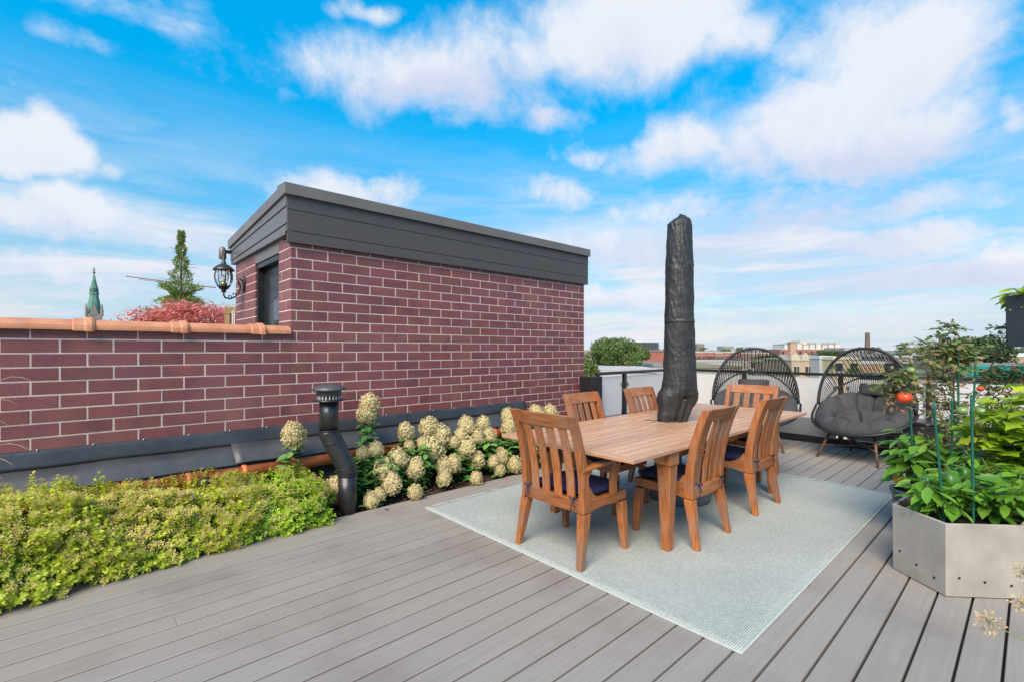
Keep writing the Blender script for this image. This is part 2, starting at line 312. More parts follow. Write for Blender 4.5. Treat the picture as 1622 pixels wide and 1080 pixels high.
# many leaves in one mesh.  P: base points, A: axis (length dir), U: approx. leaf normal, L: lengths, W: width ratio
LEAF6 = dict(v=np.array([[0, 0, 0], [.30, .40, .02], [.68, .34, .0], [1, 0, -.10], [.68, -.34, .0], [.30, -.40, .02], [.36, 0, -.06], [.7, 0, -.07]]),
             f=[(0, 1, 6), (1, 2, 7, 6), (2, 3, 7), (3, 4, 7), (4, 5, 6, 7), (5, 0, 6)])
LEAF2 = dict(v=np.array([[0, 0, 0], [.5, .5, .04], [1, 0, -.05], [.5, -.5, .04]]), f=[(0, 1, 2, 3)])
LOBE = dict(v=np.array([[0, 0, 0], [.22, .42, .03], [.42, .20, 0], [.58, .50, .02], [.72, .20, -.03], [1, 0, -.12], [.72, -.20, -.03], [.58, -.50, .02], [.42, -.20, 0], [.22, -.42, .03], [.4, 0, -.05]]),
            f=[(0, 1, 2, 10), (2, 3, 4), (2, 4, 10), (4, 5, 10), (5, 6, 10), (6, 7, 8), (6, 8, 10), (8, 9, 0, 10)])
def nrm(a): return a / np.maximum(1e-9, np.linalg.norm(a, axis=1, keepdims=True))
def leaves(name, mat, parent, P, A, U, L, W=0.5, shape=LEAF2, smooth=False):
    P = np.asarray(P, float); n = len(P); A = nrm(np.asarray(A, float)); U = np.asarray(U, float)
    B = nrm(np.cross(U, A)); C = np.cross(A, B)
    L = np.broadcast_to(np.asarray(L, float), (n,))[:, None, None]; W = np.broadcast_to(np.asarray(W, float), (n,))[:, None, None]
    T = shape['v'][None, :, :]
    V = P[:, None, :] + L * (T[..., 0:1] * A[:, None, :] + T[..., 1:2] * W * B[:, None, :] + T[..., 2:3] * C[:, None, :])
    k = shape['v'].shape[0]; V = V.reshape(-1, 3)
    lt = np.array([len(f) for f in shape['f']]); flat = np.concatenate([np.array(f) for f in shape['f']])
    idx = (np.arange(n)[:, None] * k + flat[None, :]).reshape(-1); tot = np.tile(lt, n); start = np.concatenate([[0], np.cumsum(tot)[:-1]])
    me = bpy.data.meshes.new(name); me.vertices.add(len(V)); me.vertices.foreach_set('co', V.reshape(-1).astype('f4'))
    me.loops.add(len(idx)); me.loops.foreach_set('vertex_index', idx.astype('i4'))
    me.polygons.add(len(tot)); me.polygons.foreach_set('loop_start', start.astype('i4')); me.polygons.foreach_set('loop_total', tot.astype('i4'))
    if smooth: me.polygons.foreach_set('use_smooth', np.ones(len(tot), bool))
    me.update(calc_edges=True); me.validate(); me.materials.append(mat)
    o = bpy.data.objects.new(name, me); COL.objects.link(o)
    if parent is not None: o.parent = parent
    return o
def rdir(n): return nrm(rng.normal(size=(n, 3)))

# ================================================================== SETTING
WY = 4.85                     # face of the brick wall
X0 = 1.50; X1 = 5.95          # stair house
# far city ground
g = MB(); g.add([(-4000, -4000, -11), (6000, -4000, -11), (6000, 6000, -11), (-4000, 6000, -11)], [(0, 1, 2, 3)])
tag(g.build('city_ground', pm('city_ground_mat', (0.20, 0.18, 0.15), (0.08, 0.11, 0.05), scale=.03, rough=0.9, detail=10)), kind='structure')
# deck boards
PITCH = 0.1465; GAP = 0.0115
db = MB(); k = -22
while True:
    ya = 0.39 + k * PITCH + GAP / 2; yb = ya + PITCH - GAP
    if yb > 4.06: break
    x = -3.4; first = True
    while x < 8.5:
        L_ = 6.1 if not first else random.uniform(1.0, 6.1); first = False
        xe = min(x + L_, 8.5)
        z = random.uniform(-.0006, .0006); c = 0.003
        # rounded-edge profile
        poly = [(ya, -.026), (yb, -.026), (yb, -c + z), (yb - c, z), (ya + c, z), (ya, -c + z)]
        db.prism(poly, 'x', x + .0008, xe - .0008); x = xe
    k += 1
tag(db.build('deck', deckm), kind='structure')
s = MB(); s.box(-3.4, 8.5, -2.9, 4.055, -.20, -.034)
tag(s.build('deck_base', pm('deck_shadow', (0.02, 0.018, 0.016), rough=0.9)), kind='structure')
s = MB(); s.box(-3.5, 8.6, -3.0, 12.5, -11, -.22)
tag(s.build('building_mass', pm('building_wall', (0.16, 0.07, 0.06), rough=0.9)), kind='structure')
# planting bed: bumpy mulch
s = MB(); nx, ny = 130, 16
vs = []; fs = []
for i in range(nx + 1):
    for j in range(ny + 1):
        x = -3.4 + i * (9.4 / nx); y = 4.06 + j * (.78 / ny)
        vs.append((x, y, -.03 + .03 * mnoise.noise(Vector((x * 6, y * 6, 0))) + .015 * mnoise.noise(Vector((x * 23, y * 23, 3))) + .05 * j / ny))
for i in range(nx):
    for j in range(ny): a = i * (ny + 1) + j; fs.append((a, a + ny + 1, a + ny + 2, a + 1))
s.add(vs, fs); tag(s.build('planting_bed', soilm, smooth=True), kind='structure')
tag(leaves('mulch_chips', leafmat('chips', [(0.10, 0.04, 0.02), (0.05, 0.025, 0.015), (0.16, 0.09, 0.05)], 0.0, .9), None,
       np.column_stack([rng.uniform(1.5, 5.9, 2600), rng.uniform(4.07, 4.75, 2600), rng.uniform(-.02, .02, 2600)]), rdir(2600) * [1, 1, .3], rdir(2600) + [0, 0, 1.5], rng.uniform(.02, .05, 2600), .5), kind='structure')
# neighbouring flat roof behind the low wall
s = MB(); s.box(-12, 14, 5.06, 30, -.2, .35)
tag(s.build('roof', pm('flat_roof', (0.22, 0.21, 0.2), rough=0.9)), kind='structure')

# ------------------------------------------------------------------ brickwork
BL = .3048; BH = .1016; JT = .0125
def bricks(mb, p0, u, length, z0, z1, nrmv, phase=0.0, holes=()):
    """running bond face bricks standing 4 mm proud of the mortar plane through p0"""
    u = Vector(u); nv = Vector(nrmv); p0 = Vector(p0)
    kk = int(math.floor(z0 / BH))
    while kk * BH < z1:
        za = max(z0, kk * BH + JT / 2); zb = min(z1, (kk + 1) * BH - JT / 2)
        off = phase + (BL / 2 if kk % 2 else 0)
        st = -off
        while st < length:
            a = max(0.0, st + JT / 2 + random.uniform(-.0015, .0015)); b = min(length, st + BL - JT / 2 + random.uniform(-.0015, .0015)); st += BL
            if b - a < .02 or zb - za < .01: continue
            hit = False
            for (ha, hb, hza, hzb) in holes:
                if za < hzb - .02 and zb > hza + .02:
                    if a >= ha - .005 and b <= hb + .005: hit = True
                    elif a < ha < b: b = ha
                    elif a < hb < b: a = hb
            if hit or b - a < .02: continue
            t0 = -.012; t1 = .004 + random.uniform(-.0012, .0012); c = .0022
            def P(s_, z_, t_): return p0 + u * s_ + nv * t_ + Vector((0, 0, z_))
            dz_ = random.uniform(-.0008, .0008)
            vs = [P(a, za, t0), P(b, za, t0), P(b, zb, t0), P(a, zb, t0), P(a, za + dz_, t1 - c), P(b, za, t1 - c), P(b, zb, t1 - c), P(a, zb - dz_, t1 - c),
                  P(a + c, za + c, t1), P(b - c, za + c, t1), P(b - c, zb - c, t1), P(a + c, zb - c, t1)]
            fs = [(0, 1, 5, 4), (1, 2, 6, 5), (2, 3, 7, 6), (3, 0, 4, 7), (4, 5, 9, 8), (5, 6, 10, 9), (6, 7, 11, 10), (7, 4, 8, 11), (8, 9, 10, 11)]
            mb.add(vs, fs)
        kk += 1

hut = thing('stair_house', (X0, WY, 0), 'dark red glazed brick stair house with black fascia and a black door', 'building')
def H(mb, name, mat, **k):
    mb.v = [(x - X0, y - WY, z) for x, y, z in mb.v]; return mb.build(name, mat, hut, **k)
ZB = 2.50; YB = 7.05; DY0, DY1, DZ = 5.22, 6.11, 2.445
m = MB(); m.box(X0, X1, WY, WY + .25, -.1, ZB); m.box(X0, X0 + .25, WY + .25, DY0, .3, 2.6); m.box(X0, X0 + .25, DY1, YB, .3, 2.6)
m.box(X0, X0 + .25, DY0, DY1, DZ + .07, 2.6); m.box(X1 - .25, X1, WY + .25, YB, -.1, ZB); m.box(X0 + .25, X1 - .25, YB - .2, YB, -.1, ZB)
wallo = H(m, 'wall', mortarm)
m = MB()
bricks(m, (X0, WY, 0), (1, 0, 0), X1 - X0, 0.0, ZB, (0, -1, 0), phase=.10)
bricks(m, (X0, WY, 0), (0, 1, 0), YB - WY, .35, 2.565, (-1, 0, 0), phase=.17, holes=[(DY0 - WY, DY1 - WY, 0, DZ + .07)])
bricks(m, (X1, WY, 0), (0, 1, 0), YB - WY, 0, ZB, (1, 0, 0), phase=.17)
bw = H(m, 'brickwork', brickm)
# lintel, door frame, door
m = MB(); m.box(X0 - .004, X0 + .12, DY0 - .004, DY1 + .004, DZ - .01, 2.552); H(m, 'lintel', capm, bevel=.003)
m = MB(); m.box(X0 + .010, X0 + .12, DY1 - .05, DY1 - .002, .35, DZ - .012); m.box(X0 + .010, X0 + .12, DY0 + .002, DY0 + .05, .35, DZ - .012); m.box(X0 + .010, X0 + .12, DY0 + .05, DY1 - .05, DZ - .07, DZ - .012)
H(m, 'door_frame', blackm, bevel=.004)
m = MB(); m.box(X0 + .08, X0 + .115, DY0 + .052, DY1 - .052, .36, DZ - .072)
door = H(m, 'door', doorm, bevel=.003)
dmx = MB(); dmx.box(.058, .079, DY0 - WY + .12, DY0 - WY + .40, 1.72, 2.02); dmx.box(.058, .079, DY0 - WY + .12, DY0 - WY + .40, 1.02, 1.60)
dmx.build('door_panel', blackm, door, bevel=.012)
dmx = MB(); dmx.box(.050, .057, DY0 - WY + .16, DY0 - WY + .36, 1.76, 1.98); dmx.build('pane', glassm, door)
dmx = MB(); dmx.tube([(.075, .78, 1.35), (.03, .78, 1.35), (.03, .68, 1.35)], .011, 8); dmx.build('handle', capm, door, smooth=True)
# fascia: boards front and left, sloping top at the side
FX = X0 - .045; FY = WY - .045; XR = X1 + .05; YE = 7.12
def ztop(z, y): return z - .18 * (y - FY) / (YE - FY) if z > 2.8 else z
m = MB(); zs = [2.475, 2.585, 2.79, 2.925]
for i in range(3):
    t = .002 * i; m.box(FX - t * .6, XR, FY - t, WY + .012, zs[i] + .0018, zs[i + 1] - .0018)
m.box(FX, XR, FY + .02, WY + .01, 2.49, 2.99)
H(m, 'front_fascia', clad, bevel=.003)
m = MB(); zl = [2.555, 2.655, 2.815, 2.925]; zr = [2.555, 2.605, 2.72, 2.765]
for i in range(3):
    m.prism([(FY + .002, zl[i] + .003), (YE, zr[i] + .003), (YE, zr[i + 1] - .003), (FY + .002, zl[i + 1] - .003)], 'x', FX - .008 * i, X0 + .012)
m.prism([(FY + .01, 2.57), (YE, 2.57), (YE, 2.80), (FY + .01, 2.98)], 'x', FX + .015, X0 + .01)
H(m, 'side_fascia', pm('sunlit_cladding', (0.13, 0.122, 0.116), (0.11, 0.103, 0.099), scale=20, rough=0.4, bump=0.1, bscale=200), bevel=.003)  # lighter copy of the front cladding; the sunlit side is put into the colour
m = MB()
m.prism([(FY - .035, 2.925), (FY - .035, 3.035), (FY + .2, 3.05), (FY + .2, 2.93)], 'x', FX - .035, XR + .02)
m.prism([(FY - .033, 2.926), (YE + .02, 2.766), (YE + .02, 2.876), (FY - .033, 3.034)], 'x', FX - .036, FX + .2)
m.prism([(FY, 2.96), (YE, 2.78), (YE, 2.84), (FY, 3.03)], 'x', FX + .2, XR)
H(m, 'roof_cap', capm, bevel=.004)

# low wall
lw = thing('low_wall', (-4.0, WY, 0), 'low dark red brick wall capped with orange terracotta coping tiles', 'wall')
def LWp(mb, name, mat, **k):
    mb.v = [(x + 4.0, y - WY, z) for x, y, z in mb.v]; return mb.build(name, mat, lw, **k)
m = MB(); m.box(-4, X0 - .001, WY + .0005, WY + .2, -.1, 1.60); LWp(m, 'wall', mortarm)
m = MB(); bricks(m, (-4, WY, 0), (1, 0, 0), 4 + X0, 0.0, 1.595, (0, -1, 0), phase=BL - ((4 + X0) % BL) + .10 if True else 0)
bricks(m, (-4, WY + .2, 0), (1, 0, 0), 4 + X0, 0.36, 1.595, (0, 1, 0), phase=.1)
LWp(m, 'brickwork', brickm)
def cope(y0, y1, zb, h, n=14, e=2.4):
    pts = [(y0, zb)]
    for i in range(n + 1):
        a = math.pi * (1 - i / n); cx_ = math.copysign(abs(math.cos(a)) ** (2 / e), math.cos(a)); sy_ = abs(math.sin(a)) ** (2 / e)
        pts.append(((y0 + y1) / 2 + (y1 - y0) / 2 * cx_, zb + .018 + (h - .018) * sy_))
    pts.append((y1, zb)); return pts
xs = -3.57
while xs < X0 - .02:
    xe = min(xs + .60, X0 - .005)
    m = MB(); m.prism(cope(WY - .045, WY + .245, 1.592, .085), 'x', xs, xe - .002)
    LWp(m, 'coping_tile', terram, smooth=False, bevel=.004)
    if xe < X0 - .05:
        m = MB(); n = 6
        secs = []
        for i, (dx, gk) in enumerate([(-.085, 0), (-.075, .012), (-.02, .016), (-.005, .028), (.025, .03), (.04, .018), (.045, 0)]):
            secs.append([Vector((xe + dx, y, z)) for y, z in cope(WY - .047 - gk * .7, WY + .247 + gk * .7, 1.590 - gk * .3, .088 + gk)])
        m.loft(secs); LWp(m, 'coping_collar', terram, bevel=.002)
    xs += .60
# membrane flashing at the foot of both walls
fl = thing('wall_flashing', (-4, WY, 0), 'black rubber flashing folded along the foot of the brick wall', 'flashing')
m = MB(); secs = []; n = 150
for i in range(n + 1):
    x = -4 + i * (4.64 + 4) / n; w1 = .006 * mnoise.noise(Vector((x * 3, 0, 0))); w2 = .012 * mnoise.noise(Vector((x * 2.3, 5, 0)))
    secs.append([Vector((x + 4, -.006 - abs(w1) * .5, .725 + w1 * .6)), Vector((x + 4, -.022 + w1, .70)), Vector((x + 4, -.030 + w1, .62 + w1)), Vector((x + 4, -.040 + w2, .592 + w1)), Vector((x + 4, -.004, .592)), Vector((x + 4, -.002, .725))])
m.loft(secs); m.build('upper_flashing', pm('upper_membrane', (0.040, 0.042, 0.048), (0.026, 0.028, 0.032), scale=3, rough=0.42, bump=0.35, bscale=6, bdist=0.02, rr=0.1), fl, smooth=True)
m = MB(); secs = []
for i in range(n + 1):
    x = -4 + i * (4.64 + 4) / n; w1 = .008 * mnoise.noise(Vector((x * 3, 9, 0))); w2 = .012 * mnoise.noise(Vector((x * 2.3, 15, 0)))
    secs.append([Vector((x + 4, -.030, .598)), Vector((x + 4, -.12 + w2, .535 + w1)), Vector((x + 4, -.20 + w2, .46 + w2)), Vector((x + 4, -.206 + w2, .445 + w2)), Vector((x + 4, -.12, .515)), Vector((x + 4, -.025, .57))])
m.loft(secs); m.build('lower_flashing', membrane, fl, smooth=True)
m = MB()
px_ = -3.9
while px_ < 4.6: m = MB(); m.ball((px_ + 4, -.012, .722), .008, .008, .010, 8, 5); m.build('fixing', wirem, fl, smooth=True); px_ += .305
m = MB(); secs = []
for i in range(9):
    x = .98 + i * .066; e = .012 + .004 * math.sin(i * .9); secs.append([Vector((x + 4, -.045, .600 + e)), Vector((x + 4, -.125, .545 + e)), Vector((x + 4, -.232, .462 + e * .8)), Vector((x + 4, -.232, .458 + e * .8)), Vector((x + 4, -.125, .541 + e)), Vector((x + 4, -.045, .596 + e))])
m.loft(secs); m.build('loose_flap', membrane, fl, smooth=True)
# curb wall under the flashing, with orange clay ridge tiles lying along it
m = MB(); m.box(-4, 4.9, WY - .20, WY - .003, -.1, .44)
cw = m.build('bed_curb', pm('dark_curb', (0.06, 0.05, 0.045), rough=0.9, scale=5, bump=.3)); tag(cw, 'low dark curb wall behind the planting bed below the flashing', 'wall')
ct = thing('clay_edging', (0, WY - .262, .384), 'line of orange clay half round tiles under the black flashing', 'edging tiles')
x = -3.4
while x < 4.75:
    m = MB(); secs = []
    for dx, r_ in ((0, .070), (.03, .070), (.035, .060), (.40, .058)):
        secs.append([Vector((x + dx, -r_ * .9 * math.cos(a) * 1.0 + 0, r_ * 1.0 * math.sin(a))) for a in np.linspace(-.6, math.pi, 9)] + [Vector((x + dx, .05, -.03))])
    m.loft(secs); m.build('clay_tile', claym, ct, smooth=True, bevel=0); x += .402

# ------------------------------------------------------------------ railing
XRL = 8.45; YRL = 4.62
def rail_section(label, p0, p1, posts, panels, gapless=False):
    """p0->p1 in plan; posts / panels are distances along it"""
    p0 = Vector((*p0, 0)); p1 = Vector((*p1, 0)); u = (p1 - p0).normalized(); ang = math.atan2(u.y, u.x); ln = (p1 - p0).length
    t = thing('glass_railing', p0, label, 'railing', ang)
    m = MB(); m.box(0, ln, -.035, .035, 1.045, 1.09); m.build('top_rail', blackm, t, bevel=.005)
    m = MB(); m.box(0, ln, -.03, .03, -.03, .11); m.build('bottom_rail', blackm, t, bevel=.004)
    for s_ in posts:
        m = MB(); m.box(s_ - .03, s_ + .03, -.028, .028, -.02, 1.045); m.box(s_ - .07, s_ + .07, -.06, .06, -.02, .012); m.build('post', blackm, t, bevel=.004)
    for a, b in panels:
        m = MB(); m.box(a, b, -.006, .006, .385, 1.01); m.build('frosted_panel', frost, t, bevel=.002)
        m = MB(); m.box(a, b, -.009, .009, .115, .383); m.build('kick_panel', kickm, t, bevel=.002)
        for z_ in (.3, .85):
            for x_ in (a - .012, b - .03): m = MB(); m.box(x_, x_ + .042, -.02, .02, z_, z_ + .05); m.build('clamp', capm, t, bevel=.003)
    return t
rail_section('black glass railing section beside the brick wall with frosted panels', (5.97, YRL), (XRL + .035, YRL), (.03, .76), [(.10, .67), (.83, 2.4)])
rail_section('long black glass railing with frosted panels behind the two egg chairs', (XRL, YRL - .04), (XRL, -2.8), (.0, 1.22, 2.62, 3.62, 5.0, 6.4), [(.06, 1.16), (1.28, 2.56), (2.70, 3.56), (3.70, 4.94), (5.06, 6.34)])
m = MB(); m.box(5.72, 5.95, 4.60, 4.80, 0, 1.07)
bx = thing('tall_planter', (5.84, 4.62, 0), 'tall plain black box planter standing at the right end of the brick wall', 'planter')
m = MB(); m.box(-.13, .13, -.12, .12, 0, 1.03); m.build('box', blackm, bx, bevel=.006)
m = MB(); m.box(-.115, .115, -.105, .105, 1.031, 1.034); m.build('soil', soilm, bx)

# a few dry leaves blown on to the boards
for (lx_, ly_, lb_) in ((.40, 3.86, 'small curled dry brown leaf on the deck in front of the shrubs'), (2.02, 3.93, 'dry brown leaf on the deck below the low hydrangea blooms'), (3.28, .93, 'tiny dry leaf on the deck by the rug edge near the planter')):
    lf = leaves('fallen_leaf', l_dry, None, [[0, 0, .004], [.012, .006, .008]], [[1, .3, .05], [.2, 1, .1]], [[0, .2, 1], [.2, 0, 1]], [.055, .04], .6, LEAF6); lf.location = (lx_, ly_, 0); tag(lf, lb_, 'leaf')

# ================================================================== RUG
rugm = bpy.data.materials.new('woven_rug'); rugm.use_nodes = True
t = rugm.node_tree; b = t.nodes['Principled BSDF']; L = t.links.new; b.inputs['Roughness'].default_value = .9
tcn = t.nodes.new('ShaderNodeTexCoord')
bt = t.nodes.new('ShaderNodeTexBrick'); L(tcn.outputs['Object'], bt.inputs['Vector']); bt.inputs['Scale'].default_value = 1.0
bt.inputs['Brick Width'].default_value = .020; bt.inputs['Row Height'].default_value = .012; bt.inputs['Mortar Size'].default_value = .0022; bt.inputs['Mortar Smooth'].default_value = .7
bt.inputs['Color1'].default_value = (.53, .54, .49, 1); bt.inputs['Color2'].default_value = (.41, .425, .39, 1); bt.inputs['Mortar'].default_value = (.22, .24, .23, 1)
nn = t.nodes.new('ShaderNodeTexNoise'); L(tcn.outputs['Object'], nn.inputs['Vector']); nn.inputs['Scale'].default_value = 1.3; nn.inputs['Detail'].default_value = 8
rr_ = t.nodes.new('ShaderNodeValToRGB'); L(nn.outputs['Fac'], rr_.inputs[0]); rr_.color_ramp.elements[0].position = .3; rr_.color_ramp.elements[1].position = .7
rr_.color_ramp.elements[0].color = (.80, .84, .83, 1); rr_.color_ramp.elements[1].color = (1, 1, 1, 1)
mx = t.nodes.new('ShaderNodeMix'); mx.data_type = 'RGBA'; mx.blend_type = 'MULTIPLY'; mx.inputs[0].default_value = 1; L(bt.outputs['Color'], mx.inputs[6]); L(rr_.outputs[0], mx.inputs[7])
L(mx.outputs[2], b.inputs['Base Color'])
bn = t.nodes.new('ShaderNodeBump'); bn.inputs['Strength'].default_value = .65; bn.inputs['Distance'].default_value = .004; bn.invert = True; L(bt.outputs['Fac'], bn.inputs['Height']); L(bn.outputs[0], b.inputs['Normal'])
rug = thing('rug', (2.32, .935, .001), 'pale mint woven outdoor rug under the dining table', 'rug')
m = MB(); nx, ny = 60, 46; vs = []; fs = []; RX, RY = 3.69, 2.80
for i in range(nx + 1):
    for j in range(ny + 1):
        x = RX * i / nx; y = RY * j / ny; ed = min(i, nx - i, j, ny - j)
        z = .008 + .006 * max(0, mnoise.noise(Vector((x * 1.5, y * 1.5, 1)))) + (.004 if ed == 0 and (i * 7 + j * 3) % 11 < 3 else 0)
        yy = y + .006 * mnoise.noise(Vector((x * 1.1, 3, j * .01))); xx = x + .006 * mnoise.noise(Vector((7, y * 1.1, 0)))
        vs.append((xx, yy, z))
for i in range(nx):
    for j in range(ny): a = i * (ny + 1) + j; fs.append((a, a + ny + 1, a + ny + 2, a + 1))
m.add(vs, fs); ro = m.build('weave', rugm, rug, smooth=True)
sm = ro.modifiers.new('t', 'SOLIDIFY'); sm.thickness = .0060; sm.offset = -1
m = MB()
for (xa, xb, ya, yb) in ((-.004, RX + .004, -.004, .010), (-.004, RX + .004, RY - .01, RY + .004), (-.004, .010, .010, RY - .01), (RX - .01, RX + .004, .01, RY - .01)): m.box(xa, xb, ya, yb, .0, .0115)
m.build('hem', pm('rug_hem', (.43, .46, .42), (.35, .38, .35), scale=80, rough=.9), rug, bevel=.003)

# ================================================================== DINING TABLE
TX0, TX1, TY0, TY1, TZ = 2.56, 5.93, 1.69, 2.95, .755
tb = thing('dining_table', (4.25, 2.32, .01), 'long slatted teak dining table with a parasol through its top', 'table')
def TB(mb, name, mat, **k):
    mb.v = [(x - 4.25, y - 2.32, z - .01) for x, y, z in mb.v]; return mb.build(name, mat, tb, **k)
m = MB(); fw = .085; th = .026
for y0, y1 in ((TY0, TY0 + fw), (TY1 - fw, TY1)): m = MB(); m.box(TX0, TX1, y0, y1, TZ - th, TZ); TB(m, 'side_board', top_x, bevel=.003)
divs = [TX0, 3.72, 4.86, TX1 - fw]
m = MB()
topy = pm('tabletop_wood_y', topc[0], topc[1], scale=12, stretch=(6, .4, 6), rough=0.42, bump=0.12, bscale=50, island=0.13, ramp=(0.3, 0.7))
for xd in divs: m = MB(); m.box(xd + .001, xd + fw - .001, TY0 + fw + .002, TY1 - fw - .002, TZ - th - .0005, TZ - .0008); TB(m, 'cross_board', topy, bevel=.003)
m = MB(); ns = 13; span = (TY1 - TY0 - 2 * fw - .004); sw = span / ns
for i in range(3):
    xa, xb = divs[i] + fw + .001, divs[i + 1] - .001
    for j in range(ns):
        ya = TY0 + fw + .002 + j * sw + .006; yb = ya + sw - .012
        if i == 1 and abs((ya + yb) / 2 - 2.32) < .03: 
            m.box(xa, 4.25, ya, yb, TZ - th + .003, TZ - .0015); m.box(4.35, xb, ya, yb, TZ - th + .003, TZ - .0015)
        else: m.box(xa, xb, ya, yb, TZ - th + .003, TZ - .0015 + random.uniform(-.0006, .0006))
TB(m, 'slats', top_x, bevel=.002, bseg=1)
for y_ in (TY0 + .10, TY1 - .13): m = MB(); m.box(3.2, 5.06, y_, y_ + .03, .645, TZ - th - .001); TB(m, 'apron', teak_x, bevel=.003)
for x_ in (3.10, 5.12): m = MB(); m.box(x_, x_ + .03, TY0 + .17, TY1 - .17, .645, TZ - th - .001); TB(m, 'apron', teak_y, bevel=.003)
for yy in (2.05, 2.59): m = MB(); m.box(2.70, 5.80, yy - .02, yy + .02, .69, TZ - th - .002); TB(m, 'support_rail', teak_x, bevel=.003)
for lx, sx in ((3.115, 1), (5.135, -1)):
    for ly, sy in ((TY0 + .085, 1), (TY1 - .085, -1)):
        m = MB(); m.post((lx, ly, .012), (lx, ly, .625), .060, .106)
        lg = TB(m, 'leg', teak_z, bevel=.004)
        m = MB(); hw = .06
        # block and curved brackets
        m.box(lx - hw, lx + hw, ly - hw, ly + hw, .628, TZ - th - .0015)
        for s_ in (sx, -sx):
            m.prism([(lx + s_ * (hw + .0005), .630), (lx + s_ * (hw + .07), .655), (lx + s_ * (hw + .10), .69), (lx + s_ * (hw + .11), TZ - th - .002), (lx + s_ * (hw + .0005), TZ - th - .002)], 'y', ly - .02, ly + .02)
        TB(m, 'leg_block', teak_x, bevel=.003)

# ================================================================== PARASOL
um = thing('parasol', (4.30, 2.32, .012), 'closed parasol in a creased black zip cover rising through the teak table', 'parasol')
m = MB(); m.lathe([(.10, 0), (.275, 0), (.285, .02), (.285, .075), (.262, .115), (.20, .145), (.06, .155), (.055, .16), (.05, .30), (.045, .33), (.03, .335)], seg=40); m.build('base', greystone, um, smooth=True, bevel=.002)
m = MB(); m.lathe([(.024, .3), (.024, 1.2)], seg=16); m.build('pole', capm, um, smooth=True)
m = MB(); secs = []; NR = 300; NS = 120; z0, z1 = .745, 2.745
prof = [(0, .120, .085), (.05, .145, .10), (.115, .190, .12), (.135, .188, .125), (.17, .160, .13), (.25, .148, .13), (.36, .142, .12), (.50, .134, .116), (.70, .127, .112), (.85, .119, .108), (.95, .110, .10), (.972, .10, .09), (.99, .060, .05), (1.0, .012, .012)]
def lerp_prof(t_):
    for (a, b) in zip(prof, prof[1:]):
        if a[0] <= t_ <= b[0]: q = (t_ - a[0]) / (b[0] - a[0]); q = q * q * (3 - 2 * q); return a[1] + (b[1] - a[1]) * q, a[2] + (b[2] - a[2]) * q
    return prof[-1][1:]
for i in range(NR + 1):
    t_ = i / NR; z = z0 + (z1 - z0) * t_ - .012; ra, rb = lerp_prof(t_); ring = []
    lean = -.05 * t_ + .0
    for j in range(NS):
        a = 2 * math.pi * j / NS; ca, sa = math.cos(a), math.sin(a)
        q1_ = Vector((ca * 1.1, sa * 1.1, z * 3.2 + .9 * a)); q2_ = Vector((ca * 2.4 + 9, sa * 2.4, z * 8.0 + 1.7 * a))
        f1_ = (1 - min(1, abs(mnoise.noise(q1_)) * 2.6)) ** 2.2; f2_ = (1 - min(1, abs(mnoise.noise(q2_)) * 2.4)) ** 2.0
        f3_ = (1 - min(1, abs(mnoise.noise(q2_ * 2.1)) * 2.2)) ** 2
        fold = -(f1_ * 1.0 + f2_ * .75 + f3_ * .35); amp = .0065; big = 0
        # pleats near the mouth
        pl = 0
        def ga(c_, w_): return math.exp(-((((a - c_ + math.pi) % (2 * math.pi)) - math.pi) / w_) ** 2)
        if t_ < .20: pl = (1 - t_ / .20) ** .7 * .022 * (abs(math.sin(a * 3.5 + .6 + 4 * t_)) - .4)
        if t_ < .135: e_ = (1 - t_ / .135) ** .45; pl += -.085 * e_ * ga(5.05, .42) + (.085 * e_ * ga(4.98, .12) if t_ < .115 else 0)
        if t_ < .10: pl += .030 * (1 - t_ / .10) * ga(3.5, .5)
        strap = -.006 if abs(t_ - .486) < .003 else 0
        seam = .007 * ga(4.42, .035) - .004 * ga(4.35, .03)
        pl += .004 * mnoise.noise(Vector((ca * 1.3, sa * 1.3, z * 1.2)))
        k_ = -.9 * amp * fold * (1 if t_ < .97 else .2) + .010 * big + pl + strap + seam
        # direction frame aligned with camera-facing breadth
        X_ = (ra + k_) * ca; Y_ = (rb + k_) * sa
        ang = R(-42); xr = X_ * math.cos(ang) - Y_ * math.sin(ang); yr = X_ * math.sin(ang) + Y_ * math.cos(ang)
        ang2 = lean * .3
        ring.append(Vector((xr - RT.x * .060 * max(0, 1 - t_ / .17), yr - RT.y * .060 * max(0, 1 - t_ / .17), z + (.02 * math.sin(a * 1.0 + 1.2) if t_ > .96 else 0) + (.02 * mnoise.noise(Vector((ca * 2, sa * 2, 0))) if t_ < .02 else 0))))
    secs.append(ring)
m.loft(secs); cov = m.build('cover', covm, um, smooth=True)
m = MB(); ring_a = []
zb_ = z0 + (z1 - z0) * .486 - .012; secs = []
for dz_ in (-.022, -.018, .018, .022):
    secs.append([])
    for j in range(48):
        a = 2 * math.pi * j / 48; e = .005 if abs(dz_) < .02 else -.008
        X_ = (.137 + e) * math.cos(a); Y_ = (.120 + e) * math.sin(a); ang = R(-42)
        secs[-1].append(Vector((X_ * math.cos(ang) - Y_ * math.sin(ang), X_ * math.sin(ang) + Y_ * math.cos(ang), zb_ + dz_)))
m.loft(secs, cap=False); m.build('strap', covm, cov, smooth=True)
m = MB(); m.tube([(-.13, .10, .752), (-.19, .13, .757), (-.26, .12, .757), (-.28, .17, .765), (-.27, .21, .757)], .004, 6); m.build('drawcord', blackm, cov, smooth=True)

